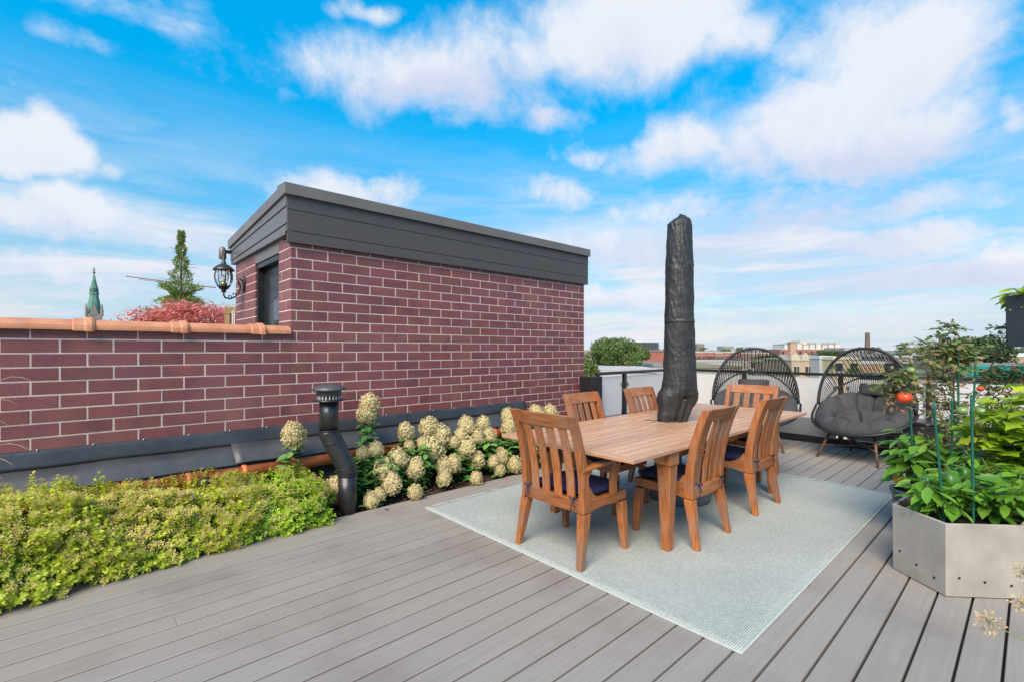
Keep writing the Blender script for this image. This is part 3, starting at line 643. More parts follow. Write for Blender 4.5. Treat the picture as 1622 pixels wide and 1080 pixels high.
# ================================================================== DINING CHAIRS
def sq(x, y, z, w_, d_): return [Vector((x - w_ / 2, y - d_ / 2, z)), Vector((x + w_ / 2, y - d_ / 2, z)), Vector((x + w_ / 2, y + d_ / 2, z)), Vector((x - w_ / 2, y + d_ / 2, z))]
def yb_(z):   # side profile of the back
    pts = [(.36, -.205), (.45, -.200), (.60, -.212), (.78, -.248), (.92, -.292), (1.02, -.335)]
    for a, b in zip(pts, pts[1:]):
        if z <= b[0]: q = (z - a[0]) / (b[0] - a[0]); return a[1] + (b[1] - a[1]) * q
    return pts[-1][1]
def make_chair(label, arm):
    Wd = .272 if arm else .232
    t = thing('armchair' if arm else 'dining_chair', (0, 0, 0), label, 'armchair' if arm else 'chair', group='teak dining chairs around the table')
    for s_ in (-1, 1):
        m = MB(); secs = [sq(s_ * Wd * (1 - .0 * z), yb_(z), z, .046, .066 - .018 * (z - .36)) for z in np.linspace(.362, 1.018, 12)]
        m.loft(secs); m.build('back_post', teak_z, t, bevel=.004)
        m = MB(); m.post((s_ * (Wd + .022), -.268, .01), (s_ * (Wd - .002), -.202, .357), .042, .066, .042, .072); m.build('leg', teak_z, t, bevel=.004)
        m = MB(); m.post((s_ * (Wd + .012), .245, .01), (s_ * (Wd - .006), .222, .357), .040, .060, .042, .066); m.build('leg', teak_z, t, bevel=.004)
        # side rail with the swoosh up to the back post
        m = MB(); m.prism([(-.17, .362), (-.17, .53), (-.155, .525), (-.13, .485), (-.10, .462), (-.06, .445), (-.02, .432), (.256, .432), (.256, .372), (.10, .366), (0, .376), (-.10, .372), (-.14, .362)], 'x', s_ * Wd - .018, s_ * Wd + .018)
        m.build('side_rail', teak_y, t, bevel=.003)
    nseg = 10
    def bow(x): return -.022 * (1 - (x / Wd) ** 2)
    m = MB(); secs = []
    for i in range(nseg + 1):
        x = -Wd + .024 + (2 * Wd - .048) * i / nseg; f_ = bow(x)
        secs.append([Vector((x, yb_(z) + f_ + dy, z)) for z, dy in ((.925, -.016), (1.018, -.014), (1.018, .016), (.925, .014))])
    m.loft(secs); m.build('top_rail', teak_x, t, bevel=.003)
    m = MB(); secs = []
    for i in range(nseg + 1):
        x = -Wd + .024 + (2 * Wd - .048) * i / nseg; f_ = bow(x) * .8
        secs.append([Vector((x, -.205 + f_ + dy, z)) for z, dy in ((.362, -.018), (.446, -.018), (.446, .018), (.362, .018))])
    m.loft(secs); m.build('lower_rail', teak_x, t, bevel=.003)
    sww = .066 if arm else .056; inner = 2 * (Wd - .023); gap_ = (inner - 4 * sww) / 5
    for i in range(4):
        x = -inner / 2 + gap_ + sww / 2 + i * (sww + gap_); f_ = bow(x)
        m = MB(); m.loft([sq(x, yb_(z) + f_ * (.8 + .2 * (z - .44) / .5), z, sww, .016) for z in np.linspace(.44, .932, 10)]); m.build('back_slat', teak_z, t, bevel=.003)
    m = MB(); m.box(-Wd + .019, Wd - .019, .222, .252, .372, .431); m.build('front_rail', teak_x, t, bevel=.003)
    m = MB(); m.box(-Wd + .02, Wd - .02, -.165, .22, .405, .425); m.build('seat', teak_x, t, bevel=.003)
    # cushion
    m = MB(); cw_ = Wd - (.026 if arm else .012); secs = []
    for i in range(13):
        v = i / 12; y = -.165 + .425 * v; e = min(1, min(v, 1 - v) * 7) ** .5; hgt = .030 * e + .004
        ring = []
        for j in range(24):
            a = 2 * math.pi * j / 24; cx_ = math.copysign(abs(math.cos(a)) ** .35, math.cos(a)); cz_ = math.copysign(abs(math.sin(a)) ** .6, math.sin(a))
            ring.append(Vector((cw_ * (.93 + .07 * e) * cx_, y, .466 + hgt * cz_ * (1 + .15 * mnoise.noise(Vector((cx_ * 2, y * 9, cz_)))))))
        secs.append(ring)
    m.loft(secs); cu = m.build('seat_cushion', navym, t, smooth=True)
    for s_ in (-1, 1):
        x = s_ * (Wd - .055); m = MB(); y = -.240 + bow(x) * .5
        m.tube([(x, -.16, .455), (x, y, .462), (x + .004, y - .006, .45)], .0045, 6)
        m.ball((x, y - .004, .455), .009, .008, .008, 8, 6)
        for q in (-1, 1):
            m.tube([(x, y - .006, .456), (x + q * .022, y - .014, .472), (x + q * .034, y - .010, .462), (x + q * .014, y - .008, .452)], .003, 6)
            m.tube([(x, y - .006, .452), (x + q * .010, y - .016, .42), (x + q * .022 + .004, y - .012, .38 + .02 * q)], .003, 6)
        m.build('tie', navym, cu, smooth=True)
    if arm:
        for s_ in (-1, 1):
            x = s_ * (Wd + .006); m = MB()
            secs = [[Vector((x - w2, y, z + .011)), Vector((x + w2, y, z + .011)), Vector((x + w2, y, z - .011)), Vector((x - w2, y, z - .011))] for y, w2, z in ((-.245, .026, .652), (-.10, .030, .660), (.05, .034, .668), (.17, .035, .672), (.235, .030, .671), (.25, .020, .671))]
            m.loft(secs); m.build('armrest', teak_y, t, bevel=.004)
            m = MB(); m.box(x - .018, x + .018, .085, .135, .4325, .655)
            m.prism([(.1355, .50), (.165, .60), (.195, .655), (.165, .657), (.1355, .60)], 'x', x - .014, x + .014)
            m.build('arm_support', teak_z, t, bevel=.003); m = MB(); m.prism([(-.195, .60), (-.175, .60), (-.14, .625), (-.13, .648), (-.195, .645)], 'x', x - .012, x + .012)
            m.build('arm_bracket', teak_z, t, bevel=.003)
    return t
H90 = math.pi / 2
c1 = make_chair('teak dining chair on the near side of the table, closest to the near table leg', False)
c1.location = (3.52, 1.895, .0); c1.rotation_euler = (0, 0, 0)
clone(c1, (4.60, 1.895, .0), R(-1), 'teak dining chair on the near side of the table, farther from the camera')
clone(c1, (3.68, 2.70, .0), math.pi + R(1), 'teak dining chair on the far side in front of the brick wall end')
clone(c1, (4.68, 2.70, .0), math.pi - R(1.5), 'teak dining chair on the far side of the table just left of the parasol')
a1 = make_chair('teak armchair at the near head of the table with its slatted back to the camera', True)
a1.location = (2.675, 2.285, .0); a1.rotation_euler = (0, 0, -H90)
clone(a1, (5.70, 2.30, .0), H90, 'teak armchair at the far head of the table in front of an egg chair')

# ================================================================== EGG CHAIRS
def make_egg(label):
    t = thing('egg_chair', (0, 0, 0), label, 'egg chair', group='rope egg chairs by the railing')
    def Hh(a): c_, s_ = math.cos(a), max(0, math.sin(a)); return Vector((.575 * math.copysign(abs(c_) ** .92, c_), .02 + .05 * s_, .66 + .80 * s_ ** .95))
    def Mm(a): c_, s_ = math.cos(a), max(0, math.sin(a)); return Vector((.555 * c_, .06 + .40 * s_, .62 + .47 * s_))
    def Sm(a): c_, s_ = math.cos(a), max(0, math.sin(a)); return Vector((.44 * c_, .02 + .36 * s_, .385))
    def Fr(a): c_, s_ = math.cos(a), max(0, math.sin(a)); return Vector((.60 * c_, .02 - .50 * s_, .66 - .30 * s_ ** .75))
    A_ = np.linspace(0, math.pi, 49)
    m = MB(); m.tube([Hh(a) for a in A_], .020, 10); m.build('upper_hoop', ropem, t, smooth=True)
    m = MB(); m.tube([Mm(a) for a in A_], .011, 8); m.build('back_hoop', ropem, t, smooth=True)
    m = MB(); m.tube([Fr(a) for a in A_], .015, 10); m.build('seat_rim', blackm, t, smooth=True)
    m = MB(); m.tube([Sm(a) for a in A_] + [Vector((.44 * math.cos(a), .02 - .36 * abs(math.sin(a)), .385)) for a in np.linspace(math.pi, 2 * math.pi, 25)], .012, 8); m.build('seat_ring', blackm, t, smooth=True)
    m = MB(); nC = 78
    for i in range(nC):
        a = math.pi * (i + .5) / nC; a2 = a
        p, q, r_ = Hh(a), Mm(a), Sm(a)
        cpts = []
        for u_ in np.linspace(0, 1, 6): cpts.append(p.lerp(q, u_) + Vector((0, .06, .0)) * math.sin(math.pi * u_) * math.sin(a))
        for u_ in np.linspace(.2, 1, 5): cpts.append(q.lerp(r_, u_) + Vector((0, .03 * math.sin(a), 0)) * math.sin(math.pi * u_))
        m.tube(cpts, .0048, 5, cap=False)
        if i % 2 == 0: m.tube([p + Vector((.006, .004, 0)), q + Vector((.006, 0, 0))], .0035, 5, cap=False)
    m.build('back_cords', ropem, t, smooth=True)
    m = MB()
    for i in range(44):
        a = math.pi * (i + .5) / 44; p = Fr(a); r_ = Vector((.44 * math.cos(a), .02 - .36 * math.sin(a), .385))
        m.tube([p, p.lerp(r_, .5) + Vector((0, 0, -.02)), r_], .0042, 5, cap=False)
    for i in range(22):
        x = -.42 + .84 * i / 21; yy = .36 * math.sqrt(max(0, 1 - (x / .44) ** 2)); m.tube([(x, .02 - yy, .385), (x, .02, .36), (x, .02 + yy, .385)], .0042, 5, cap=False)
    m.build('seat_cords', ropem, t, smooth=True)
    # big tufted bowl cushion
    nr, na = 44, 156
    def surf(r_, a, top):
        ca, sa = math.cos(a), math.sin(a)   # sa < 0 is the front
        X_ = .575 * r_ * ca; Y_ = .02 + (.43 if sa > 0 else .485) * r_ * sa
        zr_ = .645 - .285 * (-sa) ** .75 if sa < 0 else .645 + .20 * sa
        base = .375 + (zr_ - .375) * r_ ** (2.0 if sa < 0 else 2.0 - .5 * sa)
        if not top: return Vector((X_ * .98, Y_ * .98 if sa < 0 else Y_, base - .03))
        isf = 1 / (1 + math.exp(9 * (sa - .12)))                # 1 on the front roll, 0 on the back pad
        roll = .165 * max(0, 1 - (abs(r_ - .80) / .205) ** 2) ** .5
        pad = .10 * max(.0, 1 - (abs(r_ - .80) / .22) ** 2.5) ** .5
        outer = roll * isf + pad * (1 - isf)
        lobo = abs(math.sin(6.0 * a + .3 * math.sin(7 * r_))); creo = 1 - (.34 if isf > .5 else .80) * math.exp(-(lobo / .20) ** 1.3)
        inner = .10 * max(0, 1 - (abs(r_ - .32) / .27) ** 2.5) ** .5
        lobi = abs(math.sin(3.0 * a)); crei = 1 - .80 * math.exp(-(lobi / .20) ** 1.3)
        puff = max(outer * creo if r_ > .5 else 0, inner * crei)
        puff = max(puff, .004)
        wr = .006 * mnoise.noise(Vector((X_ * 12, Y_ * 12, 1))) + .012 * (abs(mnoise.noise(Vector((a * 7, r_ * 2.5, 2)))) - .3) * (r_ > .5)
        n_ = Vector((-.55 * ca * r_, (-.75 * sa * r_) if sa > 0 else (-.12 * sa * r_), 1)).normalized()
        return Vector((X_, Y_, base)) + n_ * (puff + wr)
    m = MB(); secs = []
    for i in range(1, nr + 1): secs.append([surf((i / nr), 2 * math.pi * j / na, True) for j in range(na)])
    secs.append([surf(1.0, 2 * math.pi * j / na, False) for j in range(na)])
    secs.append([surf(.6, 2 * math.pi * j / na, False) for j in range(na)]); secs.append([surf(.1, 2 * math.pi * j / na, False) for j in range(na)])
    m.loft(secs); cu = m.build('seat_cushion', cushm, t, smooth=True)
    # lumbar pillow
    m = MB(); secs = []
    for i in range(15):
        v = i / 14; x = -.215 + .43 * v; e = (1 - abs(2 * v - 1) ** 6) ** .5; ring = []
        for j in range(20):
            a = 2 * math.pi * j / 20; ring.append(Vector((x, .052 * e * math.cos(a) + .01 * math.cos(v * 6), (.085 + .012 * abs(2 * v - 1)) * (.85 + .15 * e) * math.copysign(abs(math.sin(a)) ** .7, math.sin(a)))))
        secs.append(ring)
    m.loft(secs); m.v = [tuple(Matrix.Rotation(R(-16), 3, 'X') @ Vector(p) + Vector((0, .36, .895))) for p in m.v]
    m.build('pillow', cushm, t, smooth=True)
    feet = [(-.36, -.40), (.36, -.40), (.34, .40), (-.34, .40)]
    for fx, fy in feet:
        m = MB(); m.tube([(fx, fy, 0), (fx * .70, fy * .62, .375)], [.013, .021], 12); m.build('leg', legwood, t, smooth=True)
    m = MB(); m.tube([(-.34, -.365, .10), (.32, .37, .10)], .011, 8) if False else None
    k2 = .86
    for (a, b) in ((0, 2), (1, 3)):
        z_ = .17 if a == 0 else .185
        m.tube([(feet[a][0] * k2, feet[a][1] * k2, z_), (feet[b][0] * k2, feet[b][1] * k2, z_)], .012, 8)
    m.build('stretcher', legwood, t, smooth=True)
    m = MB(); m.box(-.05, .05, -.05, .05, .155, .20); m.box(-.30, .30, -.25, -.22, .352, .372); m.box(-.30, .30, .22, .25, .352, .372); m.build('bracket', blackm, t, bevel=.003)
    return t
e1 = make_egg('black rope egg chair with plump grey cushion standing clear beside the tomato plants')
e1.location = (7.68, 1.54, 0); e1.rotation_euler = (0, 0, R(-104))
clone(e1, (7.50, 2.84, 0), R(-68), 'black rope egg chair mostly hidden behind the head of the dining table')

# ================================================================== WALL LANTERN
LX, LY, LZ = X0 - .006, 6.59, 2.20
ln_ = thing('wall_lantern', (LX, LY, LZ), 'black wrought coach lantern on a scrolled bracket beside the black door', 'lantern')
m = MB(); secs = []
for i, (x_, s_) in enumerate(((0, 1), (-.012, 1), (-.02, .8), (-.025, .3))):
    secs.append([Vector((x_, .042 * s_ * math.cos(a), .10 * s_ * math.sin(a) + .05)) for a in np.linspace(0, 2 * math.pi, 20, endpoint=False)])
m.loft(secs); m.build('back_plate', blackm, ln_, smooth=True)
m = MB(); m.tube([(-.02, 0, .09), (-.05, 0, .115), (-.07, 0, .10), (-.065, 0, .06), (-.045, 0, .02), (-.06, 0, -.05), (-.10, 0, -.11), (-.16, 0, -.14), (-.21, 0, -.13), (-.225, 0, -.10), (-.225, 0, -.06)], .010, 8)
m.tube([(-.09, 0, -.10), (-.10, 0, -.07), (-.125, 0, -.07), (-.125, 0, -.095)], .006, 6); m.tube([(-.14, 0, -.135), (-.15, 0, -.10), (-.175, 0, -.10), (-.172, 0, -.125)], .006, 6)
m.build('scroll_arm', blackm, ln_, smooth=True)
cxl = -.225
m = MB(); m.lathe([(.012, -.07), (.03, -.06), (.022, -.045), (.055, -.015), (.060, .0), (.055, .01)], cx=cxl, seg=16); m.build('lower_cup', blackm, ln_, smooth=True)
glm = bpy.data.materials.new('clear_glass'); glm.use_nodes = True; gb = glm.node_tree.nodes['Principled BSDF']; gb.inputs['Transmission Weight'].default_value = .95; gb.inputs['Roughness'].default_value = .04; gb.inputs['Base Color'].default_value = (.9, .92, .93, 1); gb.inputs['IOR'].default_value = 1.15
m = MB(); gp = [(.058, .0), (.080, .05), (.092, .10), (.093, .14), (.082, .185), (.074, .20)]; m.lathe(gp, cx=cxl, seg=24); gg = m.build('glass_bowl', glm, ln_, smooth=True)
m = MB()
for q in range(8):
    a = 2 * math.pi * q / 8; m.tube([(cxl + (r_ + .004) * math.cos(a), (r_ + .004) * math.sin(a), z) for r_, z in gp], .0045, 5)
m.tube([(cxl + .080 * math.cos(a), .080 * math.sin(a), .20) for a in np.linspace(0, 2 * math.pi, 25)], .007, 6); m.tube([(cxl + .062 * math.cos(a), .062 * math.sin(a), .005) for a in np.linspace(0, 2 * math.pi, 25)], .007, 6)
m.build('cage', blackm, ln_, smooth=True)
m = MB(); m.lathe([(.115, .195), (.118, .203), (.10, .225), (.075, .25), (.045, .268), (.028, .275), (.026, .30), (.018, .31), (.02, .325), (.012, .34), (.006, .375), (.002, .385)], cx=cxl, seg=24); m.build('cap', pm('lantern_cap', (.06, .055, .055), rough=.4, metal=.5), ln_, smooth=True)
m = MB(); m.ball((cxl, 0, .10), .025, .025, .045, 12, 8); m.build('bulb', pm('bulb_white', (.8, .78, .72), rough=.3), ln_, smooth=True)
m = MB(); m.lathe([(.03, .01), (.03, .05), (.02, .06)], cx=cxl, seg=12); m.build('socket', pm('brass', (.5, .38, .12), rough=.4, metal=.6), ln_, smooth=True)
# small security camera under the roof corner
scm = thing('security_light', (FX - .02, YE - .12, 2.70), 'small dark security light fixed at the far roof corner above the lantern', 'light')
m = MB(); m.box(-.06, .0, -.03, .03, -.02, .02); m.build('mount', blackm, scm, bevel=.005)
m = MB(); secs = [[Vector((-.10 + .045 * s_ * math.cos(a), .045 * s_ * math.sin(a), z)) for a in np.linspace(0, 2 * math.pi, 12, endpoint=False)] for z, s_ in ((-.10, .8), (-.09, 1), (.02, .9), (.05, .6), (.06, .2))]
m.loft(secs); m.build('housing', capm, scm, smooth=True)

# ================================================================== VENT PIPE
vp = thing('vent_pipe', (1.62, 4.2, 0), 'black elbowed metal vent pipe with a capped top in the planting bed', 'vent pipe')
RTv = RT; off = Vector((.115, -.06, 0)); r_ = .080
base_ = Vector((.13, -.09, 0))
m = MB(); m.tube([(base_.x, base_.y, -.03), (base_.x, base_.y, .36)], r_, 28); m.build('lower_pipe', blackpipe, vp, smooth=True, bevel=0)
m = MB(); m.tube([(base_.x, base_.y, .34), (base_.x, base_.y, .37), (base_.x * .9, base_.y * .9, .42), (.02, -.01, .66), (0, 0, .71), (0, 0, .74)], [r_ + .005] * 6, 28); m.build('elbow', blackpipe, vp, smooth=True)
m = MB()
for (c_, z_) in ((base_, .345), (base_ * .93, .40), (Vector((.03, -.02, 0)), .63), (Vector((0, 0, 0)), .735)):
    m = MB(); m.tube([(c_.x, c_.y, z_ - .006), (c_.x, c_.y, z_ + .006)], r_ + .010, 28); m.build('joint_band', blackpipe, vp, bevel=.002)
m = MB(); m.tube([(0, 0, .735), (0, 0, 1.0)], r_, 28); m.build('upper_pipe', blackpipe, vp, smooth=True)
m = MB(); m.lathe([(r_, .985), (.14, 1.0), (.143, 1.006), (.10, 1.012), (.09, 1.015), (.09, 1.03)], seg=32); m.build('collar', blackpipe, vp, smooth=True)
m = MB()
for q in range(20):
    a = 2 * math.pi * q / 20; m.box(-.006, .006, -.002, .002, 1.005, 1.055, Matrix.Translation((.094 * math.cos(a), .094 * math.sin(a), 0)) @ Matrix.Rotation(a + H90, 4, 'Z'))
m.build('grille', pm('grille_zinc', (.45, .45, .45), rough=.4), vp)
m = MB(); m.lathe([(.10, 1.045), (.105, 1.05), (.105, 1.09), (.142, 1.093), (.145, 1.10), (.12, 1.125), (.06, 1.14), (.01, 1.145)], seg=32); m.build('rain_cap', pm('cap_dull', (.07, .07, .072), rough=.45), vp, smooth=True)

# ================================================================== SPIREA SHRUBS
def spirea(loc, rx, ry, h, n, mat, label, seed, spent=.38, pink=12):
    r = np.random.default_rng(seed)
    t = thing('spirea_shrub', loc, label, 'shrub', group='low spirea shrubs along the deck edge')
    # sprig tips on a bumpy dome
    ns = n; ph = r.uniform(0, 2 * np.pi, ns); u = r.uniform(-.12, 1, ns); rr = np.sqrt(np.clip(1 - np.clip(u, 0, 1) ** 2, 0, 1))
    depth = 1 - np.abs(r.normal(0, .10, ns)) - (r.random(ns) < .25) * r.uniform(0, .35, ns)
    bump = np.array([mnoise.noise(Vector((math.cos(a) * b * 3 + seed, math.sin(a) * b * 3, c * 3))) for a, b, c in zip(ph, rr, u)])
    k = depth * (1 + .22 * bump)
    sq_ = (np.abs(np.cos(ph)) ** 3.5 + np.abs(np.sin(ph)) ** 3.5) ** (-1 / 3.5); rp = rr ** .6 * sq_      # box-like plan so neighbours knit together
    P = np.column_stack([rx * k * rp * np.cos(ph), ry * k * rp * np.sin(ph), h * np.clip(.06 + .94 * np.abs(u) ** .75 * k, .02, 2)])
    out = nrm(np.column_stack([rr * np.cos(ph) * 1.0, rr * np.sin(ph) * 1.0, .55 + u]))
    # 8 leaves per sprig
    q = 13; Pi = np.repeat(P, q, axis=0); O = np.repeat(out, q, axis=0); m_ = len(Pi)
    side = nrm(np.cross(O, r.normal(size=(m_, 3)))); A = nrm(side * 1.0 + O * r.uniform(.1, .9, (m_, 1)))
    Pi = Pi + O * r.uniform(-.05, .01, (m_, 1))
    leaves('foliage', mat, t, Pi, A, O, r.uniform(.016, .035, m_), .55, LEAF2)
    # spent flower heads: little domes of tiny florets
    sel = r.random(ns) < spent * np.clip(u + .25, 0, 1) * (.5 + .8 * (bump > -.1)); S_ = P[sel] + out[sel] * .012; So = out[sel]; q = 22
    Pi = np.repeat(S_, q, axis=0); O = np.repeat(So, q, axis=0); m_ = len(Pi); side = nrm(np.cross(O, r.normal(size=(m_, 3))))
    Pi = Pi + side * r.uniform(0, .030, (m_, 1)) + O * r.uniform(-.004, .014, (m_, 1))
    leaves('spent_bloom', l_spent, t, Pi, nrm(side + O * .3), O, r.uniform(.007, .012, m_), .9, LEAF2)
    if pink:
        idx = r.choice(np.where(u > .3)[0], pink, replace=False); q = 26
        Pi = np.repeat(P[idx] + out[idx] * .02, q, axis=0); O = np.repeat(out[idx], q, axis=0); m_ = len(Pi); side = nrm(np.cross(O, r.normal(size=(m_, 3))))
        leaves('pink_bloom', l_pink, t, Pi + side * r.uniform(0, .022, (m_, 1)) + O * r.uniform(0, .012, (m_, 1)), side, O, r.uniform(.007, .011, m_), .9, LEAF2)
    # twigs
    m = MB()
    for i in r.choice(ns, 90, replace=False):
        p = P[i]; m.tube([(p[0] * .25, p[1] * .25, 0), (p[0] * .7, p[1] * .7, p[2] * .6), tuple(p)], [.004, .003, .002], 4, cap=False)
    m.build('twigs', stemb, t)
    # taller shoots
    idx = r.choice(np.where(u > .6)[0], 9, replace=False); q = 14
    Pi = []; A_ = []; O_ = []
    for i in idx:
        for w_ in range(q):
            f_ = w_ / q; d_ = nrm(r.normal(size=(1, 3)))[0]; d_[2] = abs(d_[2]) * .4; Pi.append(P[i] + [0, 0, .10 * f_]); A_.append(d_); O_.append([0, 0, 1.0])
    leaves('shoot_foliage', mat, t, Pi, A_, O_, .028, .6, LEAF2)
    return t
spirea((-1.16, 4.30, -.02), .72, .52, .60, 2600, l_spirea, 'golden spirea shrub cut by the left edge, with pink blooms', 11, .5, 26)
spirea((-.42, 4.33, -.02), .82, .56, .58, 6400, l_spirea, 'golden spirea shrub dotted with tan spent blooms, second from the left', 12, .5, 16)
spirea((.50, 4.36, -.02), .66, .50, .48, 5000, l_spirea, 'middle spirea shrub round the small path light, tan and golden', 13, .7, 6)
spirea((1.14, 4.38, -.02), .49, .47, .43, 4000, l_spirea2, 'fresh lime green spirea shrub beside the vent pipe', 14, .35, 3)
# path light in the shrubs
Xp, dp = onY(325, 4.42)
pl = thing('path_light', (Xp, 4.42, 0), 'small round black path light poking out of the shrubs', 'light')
zt = zat(762, dp)
m = MB(); m.tube([(0, 0, -.02), (0, 0, zt)], .012, 8); m.build('stem', blackm, pl, smooth=True)
m = MB(); m.lathe([(.04, zt - .035), (.052, zt - .03), (.056, zt), (.045, zt + .022), (.02, zt + .034), (.002, zt + .036)], seg=20); m.build('cap', blackpipe, pl, smooth=True)

# ================================================================== HYDRANGEAS
def bloom_mesh(seed):
    r = np.random.default_rng(seed); n = 1100; d = rdir(n); 
    d = nrm(r.normal(size=(n, 3)))
    env = np.array([1 + .24 * mnoise.noise(Vector(x) * 2.4 + Vector((seed, 0, 0))) for x in d]) * r.uniform(.88, 1.05, n)
    P = d * env[:, None] * [1.0, 1.0, 1.0]; P[:, 0:2] *= (1 - .08 * P[:, 2:3])
    q = 4; fn = nrm(d + r.normal(size=(n, 3)) * .45); O = np.repeat(fn, q, axis=0); Pi = np.repeat(P, q, axis=0)
    t1 = nrm(np.cross(fn, r.normal(size=(n, 3)))); t1 = np.repeat(t1, q, axis=0); t2 = np.cross(O, t1)
    an = np.tile(np.arange(q) * np.pi / 2, n)[:, None]; A = np.cos(an) * t1 + np.sin(an) * t2 + .12 * O
    o = leaves('flower_head', l_bloom, None, Pi, A, O, .092, .95, LEAF2)
    return o
bl = [bloom_mesh(s_) for s_ in (1, 2, 3, 4, 5)]
blm = [o.data for o in bl]
for o in bl: bpy.data.objects.remove(o)
for i, me in enumerate(blm):   # a dull inner core closes the gaps
    import bmesh
    bm = bmesh.new(); bm.from_mesh(me); bmesh.ops.create_icosphere(bm, subdivisions=2, radius=.80); bm.to_mesh(me); bm.free()
heads = [(464.6, 687, 35), (585, 638, 30), (581, 655, 30), (531, 768, 29), (574.6, 717, 20), (595, 711, 25), (643, 683, 25), (679.5, 677, 31), (699, 690, 33), (630, 726, 31), (609.6, 743, 35),
 (657.5, 740, 30), (684.7, 713, 36), (670, 701, 20), (620, 765, 31), (600.5, 782, 19), (588, 793, 23), (657.5, 786, 22), (704, 738, 28), (718, 734, 25), (704, 756, 23), (739, 674.5, 28), (730, 689, 20),
 (765, 670.6, 22), (757, 691, 20), (774, 691, 24), (739, 709, 32), (756, 729, 23), (754.6, 758.7, 20), (793.5, 722, 23), (782, 731, 18), (791, 743, 18), (815.5, 735, 23), (805, 658, 22), (807, 676, 26),
 (850, 655, 24), (872, 653, 22), (836, 664, 22), (826, 690, 24), (842, 712, 20), (858, 690, 20), (648, 706, 17), (720, 700, 18)]
bases = [(1.28, 4.40), (1.95, 4.36), (2.50, 4.34), (3.05, 4.38), (3.60, 4.38), (4.25, 4.38), (4.85, 4.40)]
hlab = ['hydrangea with two blooms left of the vent pipe', 'hydrangea right of the vent pipe with one very tall bloom', 'full hydrangea with low blooms spilling onto the deck edge', 'hydrangea with crowded cream blooms in the middle of the bed',
        'hydrangea in the right half of the bed under the black flashing', 'hydrangea partly behind the slatted back of the near armchair', 'hydrangea at the far right end of the bed behind the dining chairs']
hyd = []
for (bx_, by_), lb in zip(bases, hlab):
    hyd.append(thing('hydrangea_plant', (bx_, by_, 0), lb, 'hydrangea', group='hydrangeas in the planting bed'))
hpos = [[] for _ in bases]
rnd = random.Random(5)
for i, (px, py, sz) in enumerate(heads):
    X_, d0 = onY(px, 4.07); py0 = HY + F * EYE / d0; f_ = min(1, max(0, (py0 - py) / 120)); Y = 4.03 + .48 * f_ + rnd.uniform(-.03, .03)
    X_, d = onY(px, Y); z = zat(py, d); rad = sz * 1.14 / 2 / F * d
    j = 0 if i in (0,) else (1 if i in (1, 2, 3) else min(range(len(bases)), key=lambda q: abs(bases[q][0] - X_)))
    if i == 3: j = 0
    z = max(z, rad * .9)
    o = bpy.data.objects.new('flower_head', blm[i % 5]); COL.objects.link(o); o.parent = hyd[j]
    o.location = (X_ - bases[j][0], Y - bases[j][1], z); o.scale = (rad * .88, rad * .88, rad * rnd.uniform(.92, 1.12)); o.rotation_euler = (rnd.uniform(-.3, .3), rnd.uniform(-.3, .3), rnd.uniform(0, 6))
    hpos[j].append((X_ - bases[j][0], Y - bases[j][1], z, rad))
for j, t in enumerate(hyd):
    P = []; A = []; O = []; Ls = []; st = MB(); r = np.random.default_rng(40 + j)
    targets = [(x, y, z - rd * .7, 1.0) for x, y, z, rd in hpos[j]]
    for _ in range(16 if j else 4): targets.append((r.uniform(-.30, .30), r.uniform(-.22, .20), r.uniform(.12, .46 if j != 0 else .2), .9))
    for (x, y, z, s_) in targets:
        p0 = Vector((x * .45, y * .3, 0)); p3 = Vector((x, y, z)); p1 = p0.lerp(p3, .4) + Vector((0, 0, .08)); pts = []
        for u_ in np.linspace(0, 1, 8): pts.append((p0 * (1 - u_) ** 2 + p1 * 2 * u_ * (1 - u_) + p3 * u_ ** 2))
        st.tube(pts, [.006 - .003 * u_ for u_ in np.linspace(0, 1, 8)], 5, cap=False)
        npair = max(5, int(z / .028))
        for w_ in range(npair):
            u_ = 1 - (w_ / npair) * .85; q = p0 * (1 - u_) ** 2 + p1 * 2 * u_ * (1 - u_) + p3 * u_ ** 2; an = w_ * 1.35 + r.uniform(0, .5)
            for kk in range(2):
                a = an + kk * math.pi + r.uniform(-.3, .3); dr = np.array([math.cos(a), math.sin(a), r.uniform(-.45, .35)])
                P.append(np.array(q) + dr * .01); A.append(dr); O.append(np.array([0, 0, 1]) + r.normal(size=3) * .25); Ls.append(r.uniform(.07, .14))
    leaves('foliage', l_hyd, t, P, A, O, Ls, .62, LEAF6, smooth=True); st.build('stems', stemg, t, smooth=True)

